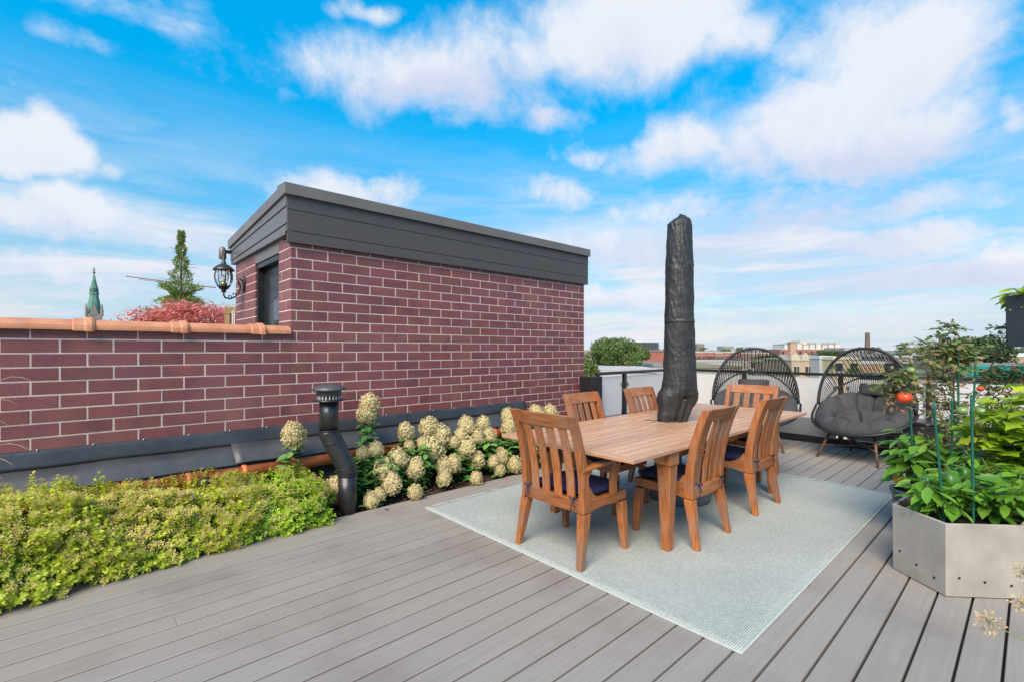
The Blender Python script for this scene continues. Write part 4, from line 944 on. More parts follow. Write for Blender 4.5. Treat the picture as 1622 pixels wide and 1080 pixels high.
# ================================================================== CONCRETE PLANTER
hexo = [(3.975, .635), (3.745, .350), (4.04, .040), (4.42, .00), (4.62, .30), (4.36, .60)]
cxh = sum(p[0] for p in hexo) / 6; cyh = sum(p[1] for p in hexo) / 6
pt = thing('concrete_planter', (cxh, cyh, 0), 'six sided pale concrete planter with drain holes, full of pepper plants', 'planter')
def hexs(s_, z): return [Vector(((x - cxh) * s_, (y - cyh) * s_, z)) for x, y in hexo]
m = MB(); m.loft([hexs(.99, .006), hexs(1.0, .43), hexs(.935, .43), hexs(.93, .30)], cap=False); m.add(hexs(.99, .006), [(5, 4, 3, 2, 1, 0)]); m.build('shell', concm, pt, bevel=.004)
m = MB(); m.add(hexs(.935, .375), [(0, 1, 2, 3, 4, 5)]); m.build('soil', soilm, pt)
m = MB()
for (a, b) in ((0, 1), (1, 2)):
    A3 = hexs(.992, .085)[a]; B3 = hexs(.992, .085)[b]; dr = (B3 - A3).normalized(); nv = Vector((dr.y, -dr.x, 0)); nv = nv if nv.x < 0 else -nv
    for f_, dz_ in ((.15, .055), (.48, .02), (.8, -.005)) if a == 0 else ((.17, .03), (.5, .01), (.84, -.005)):
        p = A3.lerp(B3, f_) + Vector((0, 0, dz_)); m.tube([p - nv * .004, p + nv * .0025], .0075, 10)
m.build('drain_hole', pm('hole_dark', (.02, .015, .012), rough=.9), pt)

def cone_plant(name, loc, label, cat, h, rad, nleaf, lsize, mat, group=None, wid=.55, shape=LEAF6, nst=7, droop=.25, zb=0.0, rz=1.0, seed=1, stem=stemg, fruit=(), dry=0):
    """bushy plant: branching stems, leaves in whorls near the branch ends"""
    r = np.random.default_rng(seed); t = thing(name, loc, label, cat, group=group)
    P = []; A = []; O = []; Ls = []; st = MB(); ends = []
    for i in range(nst):
        an = 2 * math.pi * i / nst + r.uniform(-.4, .4); rr = rad * r.uniform(.25, .95); e = Vector((rr * math.cos(an), rr * math.sin(an), h * r.uniform(.6, 1.0)))
        p0 = Vector((0, 0, zb)); p1 = Vector((0, 0, zb + (e.z - zb) * .5)) + Vector((e.x, e.y, 0)) * .25
        pts = [(p0 * (1 - u_) ** 2 + p1 * 2 * u_ * (1 - u_) + e * u_ ** 2) for u_ in np.linspace(0, 1, 8)]
        st.tube(pts, [.007 - .004 * u_ for u_ in np.linspace(0, 1, 8)], 6, cap=False); ends.append(pts)
        m_ = nleaf // nst
        for w_ in range(m_):
            u_ = 1 - abs(r.normal(0, .38)); u_ = max(.12, min(1, u_)); q = p0 * (1 - u_) ** 2 + p1 * 2 * u_ * (1 - u_) + e * u_ ** 2
            a = w_ * 2.4 + r.uniform(-.3, .3); dr = np.array([math.cos(a), math.sin(a), r.uniform(-droop - .35, .55 - droop)]); pet = r.uniform(.02, .06)
            st.tube([q, tuple(np.array(q) + dr * pet)], .0018, 4, cap=False)
            P.append(np.array(q) + dr * pet); A.append(dr - [0, 0, .15]); O.append(np.array([0, 0, 1]) + dr * .2 + r.normal(size=3) * .3); Ls.append(lsize * r.uniform(.55, 1.2))
    leaves('foliage', mat, t, P, A, O, Ls, wid, shape, smooth=True)
    if dry:
        k = r.choice(len(P), dry); leaves('withered_foliage', l_dry, t, np.array(P)[k] + r.normal(size=(dry, 3)) * .04 - [0, 0, .08], r.normal(size=(dry, 3)) - [0, 0, .8], r.normal(size=(dry, 3)), r.uniform(.03, .06, dry), .6, LEAF6)
    st.build('stems', stem, t, smooth=True)
    return t
def pepper(t, locs, mat=pepgreen, s_=.046):
    for (x, y, z) in locs:
        m = MB(); k = rnd.uniform(.85, 1.15) * s_
        m.ball((0, 0, 0), k, k, k * 1.15, 24, 12, lob=.07, nl=4); m.tube([(0, 0, k * 1.0), (0, 0, k * 1.35), (.01, 0, k * 1.7)], .004, 6)
        o = m.build('pepper', mat, t, smooth=True); o.location = (x, y, z); o.rotation_euler = (rnd.uniform(-.3, .3), rnd.uniform(-.3, .3), rnd.uniform(0, 3))
# plants in the planter (soil at .375) and in the blue pot
def wpt(t, px, py, d):   # measured fruit spot, in the plant's own coordinates
    p = at(px, d, zat(py, d)); return (p.x - t.location.x, p.y - t.location.y, p.z - t.location.z)
p1 = cone_plant('pepper_plant', (4.00, .40, .375), 'leafy pepper plant at the left corner of the concrete planter', 'pepper plant', .28, .22, 180, .115, l_pepper, 'pepper plants', seed=21, nst=9)
pepper(p1, [wpt(p1, 1506, 760, 3.0), wpt(p1, 1468, 764, 3.05)])
p2 = cone_plant('pepper_plant', (4.16, .18, .375), 'pepper plant with hanging green peppers at the front of the concrete planter', 'pepper plant', .34, .28, 210, .115, l_pepper, 'pepper plants', seed=22, nst=9)
pepper(p2, [wpt(p2, 1550, 773, 2.95), wpt(p2, 1527, 750, 3.1), wpt(p2, 1590, 765, 3.1)])
p3 = cone_plant('pepper_plant', (4.40, .12, .375), 'pepper plant at the right back of the concrete planter near the frame edge', 'pepper plant', .42, .30, 200, .12, l_pepper, 'pepper plants', seed=23, nst=9)
pepper(p3, [wpt(p3, 1612, 785, 3.1)])
bp = thing('plant_pot', (4.80, .635, 0), 'round dark blue plant pot behind the left edge of the concrete planter', 'pot')
m = MB(); m.lathe([(.10, .003), (.105, 0), (.135, .33), (.148, .335), (.15, .36), (.138, .362), (.13, .33), (.128, .32)], seg=32); m.build('pot', bluepot, bp, smooth=True)
m = MB(); m.lathe([(.129, .31), (.127, .325)], seg=24); m.build('soil', soilm, bp)
p4 = cone_plant('pepper_plant', (4.80, .635, .325), 'big leaved pepper plant growing in the round blue pot', 'pepper plant', .56, .25, 150, .165, l_pepper, 'pepper plants', seed=24, nst=8, wid=.42)
pepper(p4, [wpt(p4, 1463, 723, 3.75), wpt(p4, 1448, 751, 3.7)], s_=.052)
pepper(p4, [wpt(p4, 1423, 757, 3.75)], mat=yellowf, s_=.035)
p5 = cone_plant('pepper_plant', (4.86, .22, .40), 'pepper plant with a red fruit behind the concrete planter', 'pepper plant', .42, .32, 190, .13, l_pepper, 'pepper plants', seed=25, nst=7)
pepper(p5, [wpt(p5, 1497, 755, 3.5)], mat=tomred, s_=.035)
# long dark trough for the tomatoes
tr = thing('trough_planter', (5.35, .40, 0), 'black rectangular trough under the tomato plants behind the concrete planter', 'planter')
m = MB(); m.box(-.75, .75, -.30, .18, 0, .42); m.build('trough', blackm, tr, bevel=.01)
m = MB(); m.box(-.72, .72, -.27, .15, .421, .425); m.build('soil', soilm, tr)

# ---- tomato plants: long bare stems with sparse curled leaflets
def tomato(loc, paths, label, seed, nl=230, dry=110, fruits=()):
    r = np.random.default_rng(seed); t = thing('tomato_plant', loc, label, 'tomato plant', group='tomato plants'); lo = Vector(loc)
    st = MB(); P = []; A = []; O = []; Ls = []
    for path in paths:
        pts = [Vector(p) - lo for p in path]; fine = []
        for a, b in zip(pts, pts[1:]):
            for u_ in np.linspace(0, 1, 7, endpoint=False): fine.append(a.lerp(b, u_) + Vector(tuple(r.normal(size=3) * .006)))
        fine.append(pts[-1]); k = len(fine); st.tube(fine, [.0065 - .005 * i / k for i in range(k)], 5, cap=False)
        for w_ in range(int(nl * 1.7) // len(paths) // 5):
            u_ = r.uniform(.15, 1) ** .7; i = min(k - 1, int(u_ * k)); q = np.array(fine[i]); dr = nrm(r.normal(size=(1, 3)))[0]; dr[2] = dr[2] * .5 + .1; ln = r.uniform(.06, .16)
            st.tube([q, q + dr * ln * .5, q + dr * ln - [0, 0, .015]], .0016, 4, cap=False)
            for z_ in range(5):
                f_ = .3 + .7 * z_ / 4; sd = nrm(np.cross(dr, [0, 0, 1])[None, :])[0] * (1 if z_ % 2 else -1); a_ = dr * .6 + sd + [0, 0, -.35] if z_ < 4 else dr
                P.append(q + dr * ln * f_ - [0, 0, .015 * f_]); A.append(a_); O.append(np.array([0, 0, 1]) + r.normal(size=3) * .45); Ls.append(r.uniform(.026, .062))
    leaves('foliage', l_tomato, t, P, A, O, Ls, .62, LOBE); st.build('stems', stemb if seed % 2 else stemg, t, smooth=True)
    if dry:
        k = r.choice(len(P), dry); PP = np.array(P)[k]; PP[:, 2] *= r.uniform(.80, .97, dry)
        leaves('withered_foliage', l_dry, t, PP + r.normal(size=(dry, 3)) * .015, r.normal(size=(dry, 3)) - [0, 0, .9], r.normal(size=(dry, 3)), r.uniform(.025, .05, dry), .65, LOBE)
    for (p, rad, mt) in fruits:
        m = MB(); m.ball((0, 0, 0), rad, rad, rad * .84, 24, 12, lob=.03, nl=5); f = m.build('tomato', mt, t, smooth=True); f.location = Vector(p) - lo
        m = MB()
        for q in range(5): a = q * 1.257; m.tube([(0, 0, rad * .82), (rad * .4 * math.cos(a), rad * .4 * math.sin(a), rad * .86), (rad * .7 * math.cos(a), rad * .7 * math.sin(a), rad * .95)], .0022, 4)
        m.build('calyx', stemg, f)
    return t
def pw(px, py, d): return at(px, d, zat(py, d))
tA = tomato((5.0, .52, .42), [[(5.0, .52, .42), pw(1495, 690, 3.75), pw(1470, 640, 3.7), pw(1448, 600, 3.65), pw(1440, 565, 3.6), pw(1455, 540, 3.6)], [(5.0, .52, .42), pw(1500, 680, 3.8), pw(1478, 620, 3.8), pw(1470, 575, 3.85), pw(1480, 545, 3.8)],
    [pw(1448, 600, 3.65), pw(1425, 590, 3.55), pw(1405, 598, 3.5)], [pw(1452, 605, 3.65), pw(1432, 615, 3.6), pw(1408, 622, 3.55)]],
    'tomato plant reaching towards the egg chair with one ripe red tomato', 31, 420, 150,
    [(pw(1432, 629, 3.5), .052, tomred), (pw(1443, 586, 3.6), .032, tomgreen), (pw(1433, 587, 3.68), .028, tomgreen), (pw(1442, 600, 3.7), .024, tomgreen)])
tB = tomato((5.3, .42, .42), [[(5.3, .42, .42), pw(1520, 680, 4.0), pw(1508, 620, 4.0), pw(1500, 570, 3.9), pw(1502, 535, 3.9), pw(1505, 515, 3.9)], [(5.3, .42, .42), pw(1525, 690, 4.0), pw(1500, 640, 4.0), pw(1488, 590, 4.05), pw(1490, 560, 4.05), pw(1478, 545, 4.0)],
    [pw(1510, 600, 4.0), pw(1525, 570, 4.0), pw(1520, 550, 4.0)]],
    'tallest tomato plant between the back green stakes, its top above the skyline', 32, 620, 200, [(pw(1524, 650, 3.7), .04, tomgreen), (pw(1554, 651, 3.7), .036, tomgreen)])
tC = tomato((5.75, .34, .42), [[(5.75, .34, .42), pw(1560, 680, 4.2), pw(1570, 640, 4.2), pw(1565, 590, 4.15), pw(1580, 560, 4.1), pw(1592, 530, 4.1), pw(1595, 512, 4.1)], [(5.75, .34, .42), pw(1550, 680, 4.2), pw(1545, 640, 4.2), pw(1560, 600, 4.2), pw(1572, 575, 4.2)],
    [pw(1560, 650, 4.2), pw(1600, 600, 4.1), pw(1612, 580, 4.0)], [pw(1560, 680, 4.2), pw(1590, 650, 4.1), pw(1615, 620, 4.0)]],
    'tomato plant at the right whose thin shoot rises beside the black box', 33, 480, 160, [(pw(1553, 615, 4.1), .027, tomred), (pw(1605, 582, 4.0), .016, tomred)])
tD = cone_plant('tomato_plant', (5.15, .50, .42), 'withered low tomato plant with brown curled leaves between the stakes', 'tomato plant', .42, .36, 420, .055, l_dry, 'tomato plants', wid=.6, shape=LOBE, nst=14, droop=.2, seed=61, stem=stemb)
tE = cone_plant('tomato_plant', (5.62, .36, .42), 'bushy half green tomato plant behind the lime leaves', 'tomato plant', .62, .34, 420, .06, l_tomato, 'tomato plants', wid=.6, shape=LOBE, nst=14, droop=.2, seed=62, stem=stemb)
# stakes
def stake(px, pyb, pyt, d, zb, lab, lean=0):
    a = at(px + lean, d); t = thing('garden_stake', (a.x, a.y, zb), lab, 'garden stake', group='green garden stakes')
    top = pw(px, pyt, d) - Vector((a.x, a.y, zb)); m = MB(); n = max(6, int(top.z / .03)); pts = []; rs = []
    for i in range(n * 2): pts.append(tuple(top * (i / (n * 2 - 1)))); rs.append(.0065 if i % 2 else .0078)
    m.tube(pts, rs, 8); m.build('rod', stakem, t, smooth=True)
    m = MB(); m.ball(tuple(top), .0075, .0075, .012, 8, 6); m.build('tip', stakem, t, smooth=True)
stake(1479, 830, 638, 2.92, .37, 'bright green stake leaning at the left of the concrete planter', 17)
stake(1539, 830, 628, 2.85, .37, 'thick bright green stake upright at the front of the concrete planter', 3)
stake(1508, 790, 632, 3.35, .37, 'dark green stake behind the planter rim between the two bright ones', 0)
stake(1518, 720, 540, 3.9, .42, 'tallest dark green stake rising through the tomato plants', 0)
stake(1510, 720, 546, 4.1, .42, 'slim dark green stake just left of the tallest one', 1)
stake(1546, 700, 554, 4.1, .42, 'dark green stake leaning right in front of the distant green roof', -8)
stake(1437, 700, 578, 3.62, .42, 'dark green stake beside the ripe red tomato and the egg chair', 12)
# wire rings of the tomato cage
tcg = thing('tomato_cage', (5.1, .45, .42), 'thin grey wire tomato cage around the tomato stems', 'tomato cage')
m = MB()
for zz, rr2 in ((.98, .30), (.52, .26)):
    m.tube([(rr2 * 1.25 * math.cos(a), rr2 * .9 * math.sin(a), zz - .42 + .01 * math.sin(3 * a)) for a in np.linspace(0, 2 * math.pi, 40)], .0028, 5)
m.build('wire_ring', wirem, tcg, smooth=True)
m = MB()
for q in range(4): a = q * math.pi / 2 + .5; m.tube([(.24 * math.cos(a), .2 * math.sin(a), .0), (.37 * math.cos(a), .27 * math.sin(a), .62)], .0028, 5)
m.build('wire_leg', wirem, tcg, smooth=True)
# lime green shrub
lp = cone_plant('lime_shrub', (4.62, .02, .30), 'bright lime green lobed leaf shrub at the right edge', 'shrub', .95, .40, 560, .125, l_lime, seed=51, shape=LOBE, wid=.95, nst=13, droop=.05, stem=stemb)
lpp = thing('plant_pot', (4.62, -.10, 0), 'black nursery pot under the lime green shrub', 'pot')
m = MB(); m.lathe([(.12, 0), (.15, .30), (.16, .305), (.16, .33), (.145, .33), (.14, .30)], seg=24); m.build('pot', blackm, lpp, smooth=True)
lpp.location = (4.62, .0, 0)
m = MB(); m.lathe([(.14, .28), (.138, .295)], seg=20); m.build('soil', soilm, lpp)
# black rectangular bin behind the egg chair
bb = thing('deck_box', (8.16, .95, 0), 'black storage box standing by the railing behind the right egg chair', 'deck box')
m = MB(); m.box(-.22, .22, -.75, .38, .02, .48); m.build('body', blackm, bb, bevel=.012)
m = MB(); m.box(-.235, .235, -.765, .395, .481, .52); m.build('lid', blackm, bb, bevel=.01)
# hanging black planter box on a post, upper right
hb = thing('raised_planter', (5.78, -.45, 0), 'black box planter raised above eye level at the right edge with leaves spilling out', 'planter')
m = MB(); m.box(-.2, .2, -.2, .61, 1.47, 1.885); m.build('box', pm('navy_black', (.012, .015, .024), rough=.35), hb, bevel=.006)
m = MB(); m.box(-.05, .05, -.16, -.06, 0, 1.468); m.box(-.15, .15, -.25, .03, 0, .02); m.build('post', blackm, hb, bevel=.004)
cone_plant('trailing_plant', (5.70, .06, 1.84), 'lime leaves spilling over the corner of the raised black box', 'plant', .12, .24, 90, .12, l_lime, seed=52, shape=LEAF6, wid=.5, nst=8, droop=.35)

# dried alliums lower right
al = thing('allium_plant', (2.42, -.28, 0), 'dried tan allium seed heads on thin stems at the lower right corner', 'allium')
m = MB(); m.lathe([(.12, 0), (.15, .26), (.155, .28), (.14, .28), (.13, .25)], seg=24); m.build('pot', blackm, al, smooth=True)
for i, (px, py, d, sz) in enumerate(((1566, 985, 1.62, 36), (1619, 905, 1.75, 26), (1620, 957, 1.68, 30), (1650, 1000, 1.6, 30))):
    p = pw(px, py, d) - Vector((2.42, -.28, 0)); r = np.random.default_rng(60 + i); n = 170; dd = nrm(r.normal(size=(n, 3))); rad = sz / 2 / F * d
    P = np.array(p)[None, :] + dd * rad * r.uniform(.15, 1, (n, 1)); leaves('seed_head', leafmat('seed_%d' % i, [(.55, .38, .20), (.70, .52, .30), (.45, .30, .15)], .2, .8), al, P, dd, r.normal(size=(n, 3)), rad * .32, .45, LEAF2)
    m = MB(); m.tube([(0, 0, .2), tuple(Vector((0, 0, .2)).lerp(p, .5) + Vector((.03, -.02, .06))), tuple(p)], [.003, .0025, .0018], 5, cap=False)
    for q in range(14): e = dd[q] * rad * .85; m.tube([tuple(p), tuple(p + Vector(tuple(e)))], .0006, 3, cap=False)
    m.build('stalk', pm('allium_stalk', (.18, .24, .07), rough=.6), al, smooth=True)
# dry ornamental grass on the left edge
og = thing('dry_grass_clump', (-.62, 3.78, 0), 'thin dry tan grass blades arching in at the left edge', 'grass')
P_ = MB(); r = random.Random(3)
tg = [pw(52, 604, 2.5), pw(48, 712, 2.45), pw(12, 672, 2.5), pw(20, 735, 2.4), pw(28, 640, 2.55), pw(4, 758, 2.4)]
for q in tg:
    e = q - Vector((-.62, 3.78, 0)); mid = Vector((e.x * .35, e.y * .35, max(e.z, .6) + .22)); pts = [(Vector((0, 0, 0)) * (1 - u_) ** 2 + mid * 2 * u_ * (1 - u_) + e * u_ ** 2) for u_ in np.linspace(0, 1, 14)]
    P_.tube(pts, [.0032 * (1 - u_) ** .5 + .0006 for u_ in np.linspace(0, 1, 14)], 4, cap=False)
P_.build('blade', dryg, og)

# ================================================================== BEYOND THE LOW WALL
def canopy(t, n, c, rx, ry, rz, mat, size, clumps, seed, flat=False, name='crown', z_low=-.5, shell=.75):
    r = np.random.default_rng(seed); cl = nrm(r.normal(size=(clumps, 3))); cl[:, 2] = np.where(cl[:, 2] < z_low, -cl[:, 2], cl[:, 2]); cl *= r.uniform(.55, 1.0, (clumps, 1))
    k = r.integers(0, clumps, n); cr = r.uniform(.20, .36, clumps); dd = nrm(r.normal(size=(n, 3))); P = cl[k] + dd * cr[k][:, None] * r.uniform(shell, 1, (n, 1))
    P = P * [rx, ry, rz] + np.array(c); A = r.normal(size=(n, 3)) + dd * .5 - [0, 0, .3]
    return leaves(name, mat, t, P, A, dd + r.normal(size=(n, 3)) * .5, size * r.uniform(.6, 1.3, n), .6, LEAF2)
def trunk(t, pts, rs, br=(), mat=barkm):
    m = MB(); m.tube(pts, rs, 10)
    for a, b, r_ in br: m.tube([a, ((Vector(a) + Vector(b)) / 2) + Vector((0, 0, .05)), b], [r_, r_ * .7, r_ * .3], 6)
    m.build('trunk', mat, t, smooth=True)
# japanese maple
c = at(290, 8.6); mt = thing('maple_tree', (c.x, c.y, .35), 'small red leaved maple tree spreading behind the low wall', 'tree')
r = np.random.default_rng(71); n = 9000; P = []
cl = np.column_stack([r.uniform(-1, 1, 60), r.uniform(-.7, .7, 60), r.uniform(0, 1, 60)])
RTn = np.array(RT); FWn = np.array(FW)
k = r.integers(0, 60, n); u_ = cl[k, 0]; lay = cl[k, 2] * (1 - .55 * np.abs(u_ - .15) ** 1.6)
P = (u_ * 1.06 + .16)[:, None] * RTn + (cl[k, 1] * .7)[:, None] * FWn + (1.35 + .60 * lay)[:, None] * np.array([0, 0, 1]) + r.normal(size=(n, 3)) * [.12, .12, .055]
leaves('crown', l_maple, mt, P, r.normal(size=(n, 3)) * [1, 1, .3] - [0, 0, .35], np.array([0, 0, 1]) + r.normal(size=(n, 3)) * .4, r.uniform(.05, .10, n), .35, LEAF2)
trunk(mt, [(0, 0, 0), (.03, 0, .6), (-.02, .03, 1.3)], [.05, .035, .02], [((0, 0, .7), tuple(RT * .7 + Vector((0, 0, 1.6))), .02), ((0, 0, .7), tuple(RT * -.7 + Vector((0, 0, 1.5))), .02), ((0, 0, .9), tuple(FW * .4 + Vector((0, 0, 1.7))), .02)])
# conifer
c = at(287, 10.2); cf = thing('conifer_tree', (c.x, c.y, .35), 'slim green conifer rising above the red maple', 'tree')
hC = zat(368, 10.2) - .35; r = np.random.default_rng(72); n = 17000; z = hC * (1 - (1 - r.random(n) ** .75) * .72); f_ = (hC - z) / hC
rad = np.minimum(.9, .035 + 2.1 * f_ ** 1.85) * (1 + .22 * np.sin(7 * z + 3 * np.cos(z * 9))); layer = .75 + .25 * np.sin(z * 22 + r.uniform(0, 1, n)); a = r.uniform(0, 2 * np.pi, n); q = r.uniform(.25, 1, n) ** .6 * rad * layer
keep = ~((f_ < .34) & (r.random(n) < .80)); P = np.column_stack([q * np.cos(a), q * np.sin(a), z + .25 * q])[keep]; dd = np.column_stack([np.cos(a), np.sin(a), .9 + 0 * a])[keep]
leaves('crown', l_conif, cf, P, dd + r.normal(size=dd.shape) * .35, r.normal(size=dd.shape), r.uniform(.04, .085, len(P)), .30, LEAF2)
br = [((0, 0, z_), (.05 * math.cos(z_ * 9) + (hC - z_) * .3 * math.cos(z_ * 9), (hC - z_) * .3 * math.sin(z_ * 9), z_ + .12), .008) for z_ in np.linspace(hC * .45, hC * .97, 26)]
trunk(cf, [(0, 0, 0), (0, 0, hC * .5), (0, 0, hC * .99)], [.06, .035, .006], br)
# aerial
d = 17; c = at(270, d); an = thing('roof_aerial', (c.x, c.y, .35), 'thin horizontal rod aerial behind the conifer', 'aerial')
m = MB(); o_ = Vector((c.x, c.y, .35)); m.tube([(0, 0, 0), tuple(pw(270, 448, d) - o_)], .025, 6); m.build('mast', capm, an)
for a_, b_, r_ in (((200, 438), (342, 456), .022), ((220, 443), (300, 452), .012), ((247, 447), (300, 455), .012), ((247, 452), (318, 461), .012), ((248, 456), (275, 460), .012)):
    m = MB(); m.tube([tuple(pw(*a_, d) - o_), tuple(pw(*b_, d) - o_)], r_, 5); m.build('rod', capm, an)
# fence behind the stair house corner
c = at(374, 7.2); fo = thing('timber_fence', (c.x, c.y, .35), 'weathered timber fence panel with pale pipes beside the stair house', 'fence', TH - H90)
zt = zat(487, 7.2) - .35
m = MB(); m.box(-.16, .13, -.03, .03, zt - .10, zt); m.build('rail', fencew, fo, bevel=.004)
m = MB(); m.box(-.16, -.08, -.025, .025, 0, zt - .101); m.box(.04, .12, -.025, .025, 0, zt - .101); m.build('post', fencew, fo, bevel=.004)
m = MB()
for x_ in (-.03, .0, .07): m.tube([(x_, -.045, 0), (x_, -.045, zt - .06)], .008, 8)
m.build('pipe', pm('pale_pipe', (.55, .55, .55), rough=.4), fo, smooth=True)
# church steeple
d = 220.0; c = at(149, d); ch = thing('church_steeple', (c.x, c.y, -11), 'distant church steeple with green copper spire above the low wall', 'church'); q_ = d / F
def zz(py): return zat(py, d) + 11
def oct_(r_, z, n=8, ph=.39): return [Vector((r_ * math.cos(2 * math.pi * j / n + ph), r_ * math.sin(2 * math.pi * j / n + ph), z)) for j in range(n)]
m = MB(); m.loft([oct_(10.5 * q_, zz(498)), oct_(7.5 * q_, zz(478)), oct_(6.0 * q_, zz(470)), oct_(5.8 * q_, zz(466))]); m.loft([oct_(6.8 * q_, zz(466.5)), oct_(6.6 * q_, zz(464))]); m.loft([oct_(5.6 * q_, zz(464)), oct_(5.2 * q_, zz(457))]); m.loft([oct_(5.8 * q_, zz(457)), oct_(5.6 * q_, zz(455.8))]); m.loft([oct_(4.8 * q_, zz(455.9)), oct_(2.2 * q_, zz(442)), oct_(.5 * q_, zz(433))])
sp = m.build('spire', copper, ch)
m = MB(); m.tube([(0, 0, zz(434)), (0, 0, zz(424))], .18, 6); m.box(-.8, .8, -.12, .12, zz(428.5), zz(427.8)); m.box(-.12, .12, -.8, .8, zz(428.5), zz(427.8)); m.ball((0, 0, zz(432)), .5, .5, .5, 8, 6); m.build('cross', pm('dark_iron', (.05, .05, .05)), sp)
m = MB()
for a in range(8): al_ = a * math.pi / 4; m.box(-.35, .35, -.1, .1, zz(463.5), zz(458.5), Matrix.Translation((5.5 * q_ * math.cos(al_) * .93, 5.5 * q_ * math.sin(al_) * .93, 0)) @ Matrix.Rotation(al_ + H90, 4, 'Z'))
m.build('louvre', pm('louvre_dark', (.05, .09, .07)), sp)
m = MB(); m.box(-10 * q_, 10 * q_, -10 * q_, 10 * q_, 0, zz(500))
m.build('tower', stonem, ch)
for sx, sy in ((-1, -1), (1, -1), (1, 1), (-1, 1)):
    m = MB(); m.lathe([(1.9 * q_, zz(500)), (1.9 * q_, zz(492)), (.1, zz(482))], cx=sx * 9.3 * q_, cy=sy * 9.3 * q_, seg=8); m.build('pinnacle', stonem, ch)
for s_ in range(4):
    m = MB(); m.prism([(-5.5 * q_, zz(500)), (5.5 * q_, zz(500)), (0, zz(482))], 'y', -10.3 * q_, -8.5 * q_); m.v = [tuple(Matrix.Rotation(s_ * H90, 3, 'Z') @ Vector(p)) for p in m.v]; m.build('gable', stonem, ch)

# ================================================================== CITY
wallc = {}
def cm(c, r=.9):
    key = tuple(c)
    if key not in wallc: wallc[key] = pm('facade_%d' % len(wallc), c, tuple(x * .82 for x in c), scale=.5, rough=r, detail=8)
    return wallc[key]
roofm = pm('far_roof', (.22, .20, .19), (.13, .12, .115), scale=.2, rough=.9)
def building(px0, px1, pyt, d, depth, c, label, cat='building', name='building', group=None, floors=3, wins=6, roof=roofm, wcol=glassm, rot=0, parapet=.35, zbase=-11, win_rows=None, cap=None, wh=1.5, ww=1.1):
    cx_ = (px0 + px1) / 2; ce = FW * (d + depth / 2) + RT * ((cx_ - CX) / F * d); w_ = (px1 - px0) / F * d; h = zat(pyt, d) - zbase
    dirv = Vector((ce.x, ce.y, 0)).normalized(); ang = TH - H90 + rot
    t = thing(name, (ce.x, ce.y, zbase), label, cat, ang, group=group)
    m = MB(); m.box(-w_ / 2, w_ / 2, -depth / 2, depth / 2, 0, h - parapet); wl = m.build('wall', cm(c), t)
    m = MB(); m.box(-w_ / 2 - .08, w_ / 2 + .08, -depth / 2 - .08, depth / 2 + .08, h - parapet, h); m.box(-w_ / 2 + .3, w_ / 2 - .3, -depth / 2 + .3, depth / 2 - .3, h, h + .02)
    m.build('roof', cm(cap) if cap else roof, t)
    rows = win_rows if win_rows is not None else [h - parapet - 1.1 - wh - 3.1 * i for i in range(floors)]
    for z_ in rows:
        for i in range(wins):
            x = -w_ / 2 + w_ * (i + .5) / wins
            m = MB(); m.box(x - ww / 2, x + ww / 2, -depth / 2 - .06, -depth / 2 - .003, z_, z_ + wh); m.box(x - ww / 2 - .1, x + ww / 2 + .1, -depth / 2 - .12, -depth / 2 - .003, z_ - .15, z_ - .004)
            m.build('window', wcol, t)
    return t, w_, h
# red brick warehouse with dark clerestory behind the big tree
t, w_, h = building(990, 1052, 554, 95, 22, (.34, .12, .085), 'red brick warehouse with dark metal upper storey right of the big tree', floors=0, wins=0)
m = MB(); m.box(-w_ / 2 + 1, w_ / 2 - .5, -9, 9, h + .021, h + 1.5); m.build('clerestory', cm((.045, .05, .055), .4), t)
m = MB()
for i in range(14): m.box(-w_ / 2 + 1.2 + i * .48, -w_ / 2 + 1.25 + i * .48, -9.08, -9.003, h + .1, h + 1.4)
m.build('mullion', cm((.2, .2, .2)), t)
for k_ in range(2):
    m = MB(); m.lathe([(.14, 0), (.14, .9), (.2, .92), (.2, 1.05)], seg=10); o = m.build('roof_vent', cm((.6, .58, .55)), t); o.location = (w_ / 2 - 2.8 + k_ * 1.9, -10.4, h - 3.6)
building(1035, 1075, 576, 62, 12, (.34, .33, .32), 'low flat roofed building with pale roof beyond the railing corner', wins=3, floors=1)
building(940, 1040, 583, 40, 8, (.42, .40, .38), 'pale flat roof just below the big round tree', wins=3, floors=1, roof=cm((.42, .41, .40)))
# row of red townhouses
for i, (a, b, tp, c_) in enumerate([(1097, 1118, 557, (.33, .15, .12)), (1118.6, 1132, 556.5, (.36, .14, .11)), (1132.8, 1147, 557.5, (.34, .17, .13)), (1147.6, 1172, 556.8, (.38, .15, .12)), (1173, 1200, 558.5, (.30, .16, .12)), (1201, 1226, 558, (.34, .18, .13))]):
    building(a, b, tp, 150, 14, c_, ['leftmost red townhouse right of the parasol', 'narrow red townhouse second right of the parasol', 'brown brick townhouse third right of the parasol', 'red townhouse left of the first egg chair', 'brown townhouse seen through the left egg chair', 'tan brick townhouse seen behind the left egg chair'][i],
             'townhouse', 'townhouse', 'row of red townhouses', floors=2, wins=3, wcol=cm((.10, .06, .06)), cap=(.45, .42, .38))
building(1098, 1178, 571, 105, 10, (.45, .42, .39), 'long low pale wall in front of the red townhouses', wins=0, floors=0, roof=cm((.40, .36, .30)))
building(1098, 1175, 579, 70, 16, (.28, .26, .20), 'wide flat grassy roof below the red townhouses', wins=0, floors=0, roof=cm((.20, .19, .13)))
building(1105.5, 1116, 544.5, 900, 12, (.33, .27, .23), 'lone distant apartment tower on the skyline right of the parasol', 'apartment tower', 'apartment_tower', floors=5, wins=3, wh=1.6, ww=2, zbase=-11, parapet=1.0)
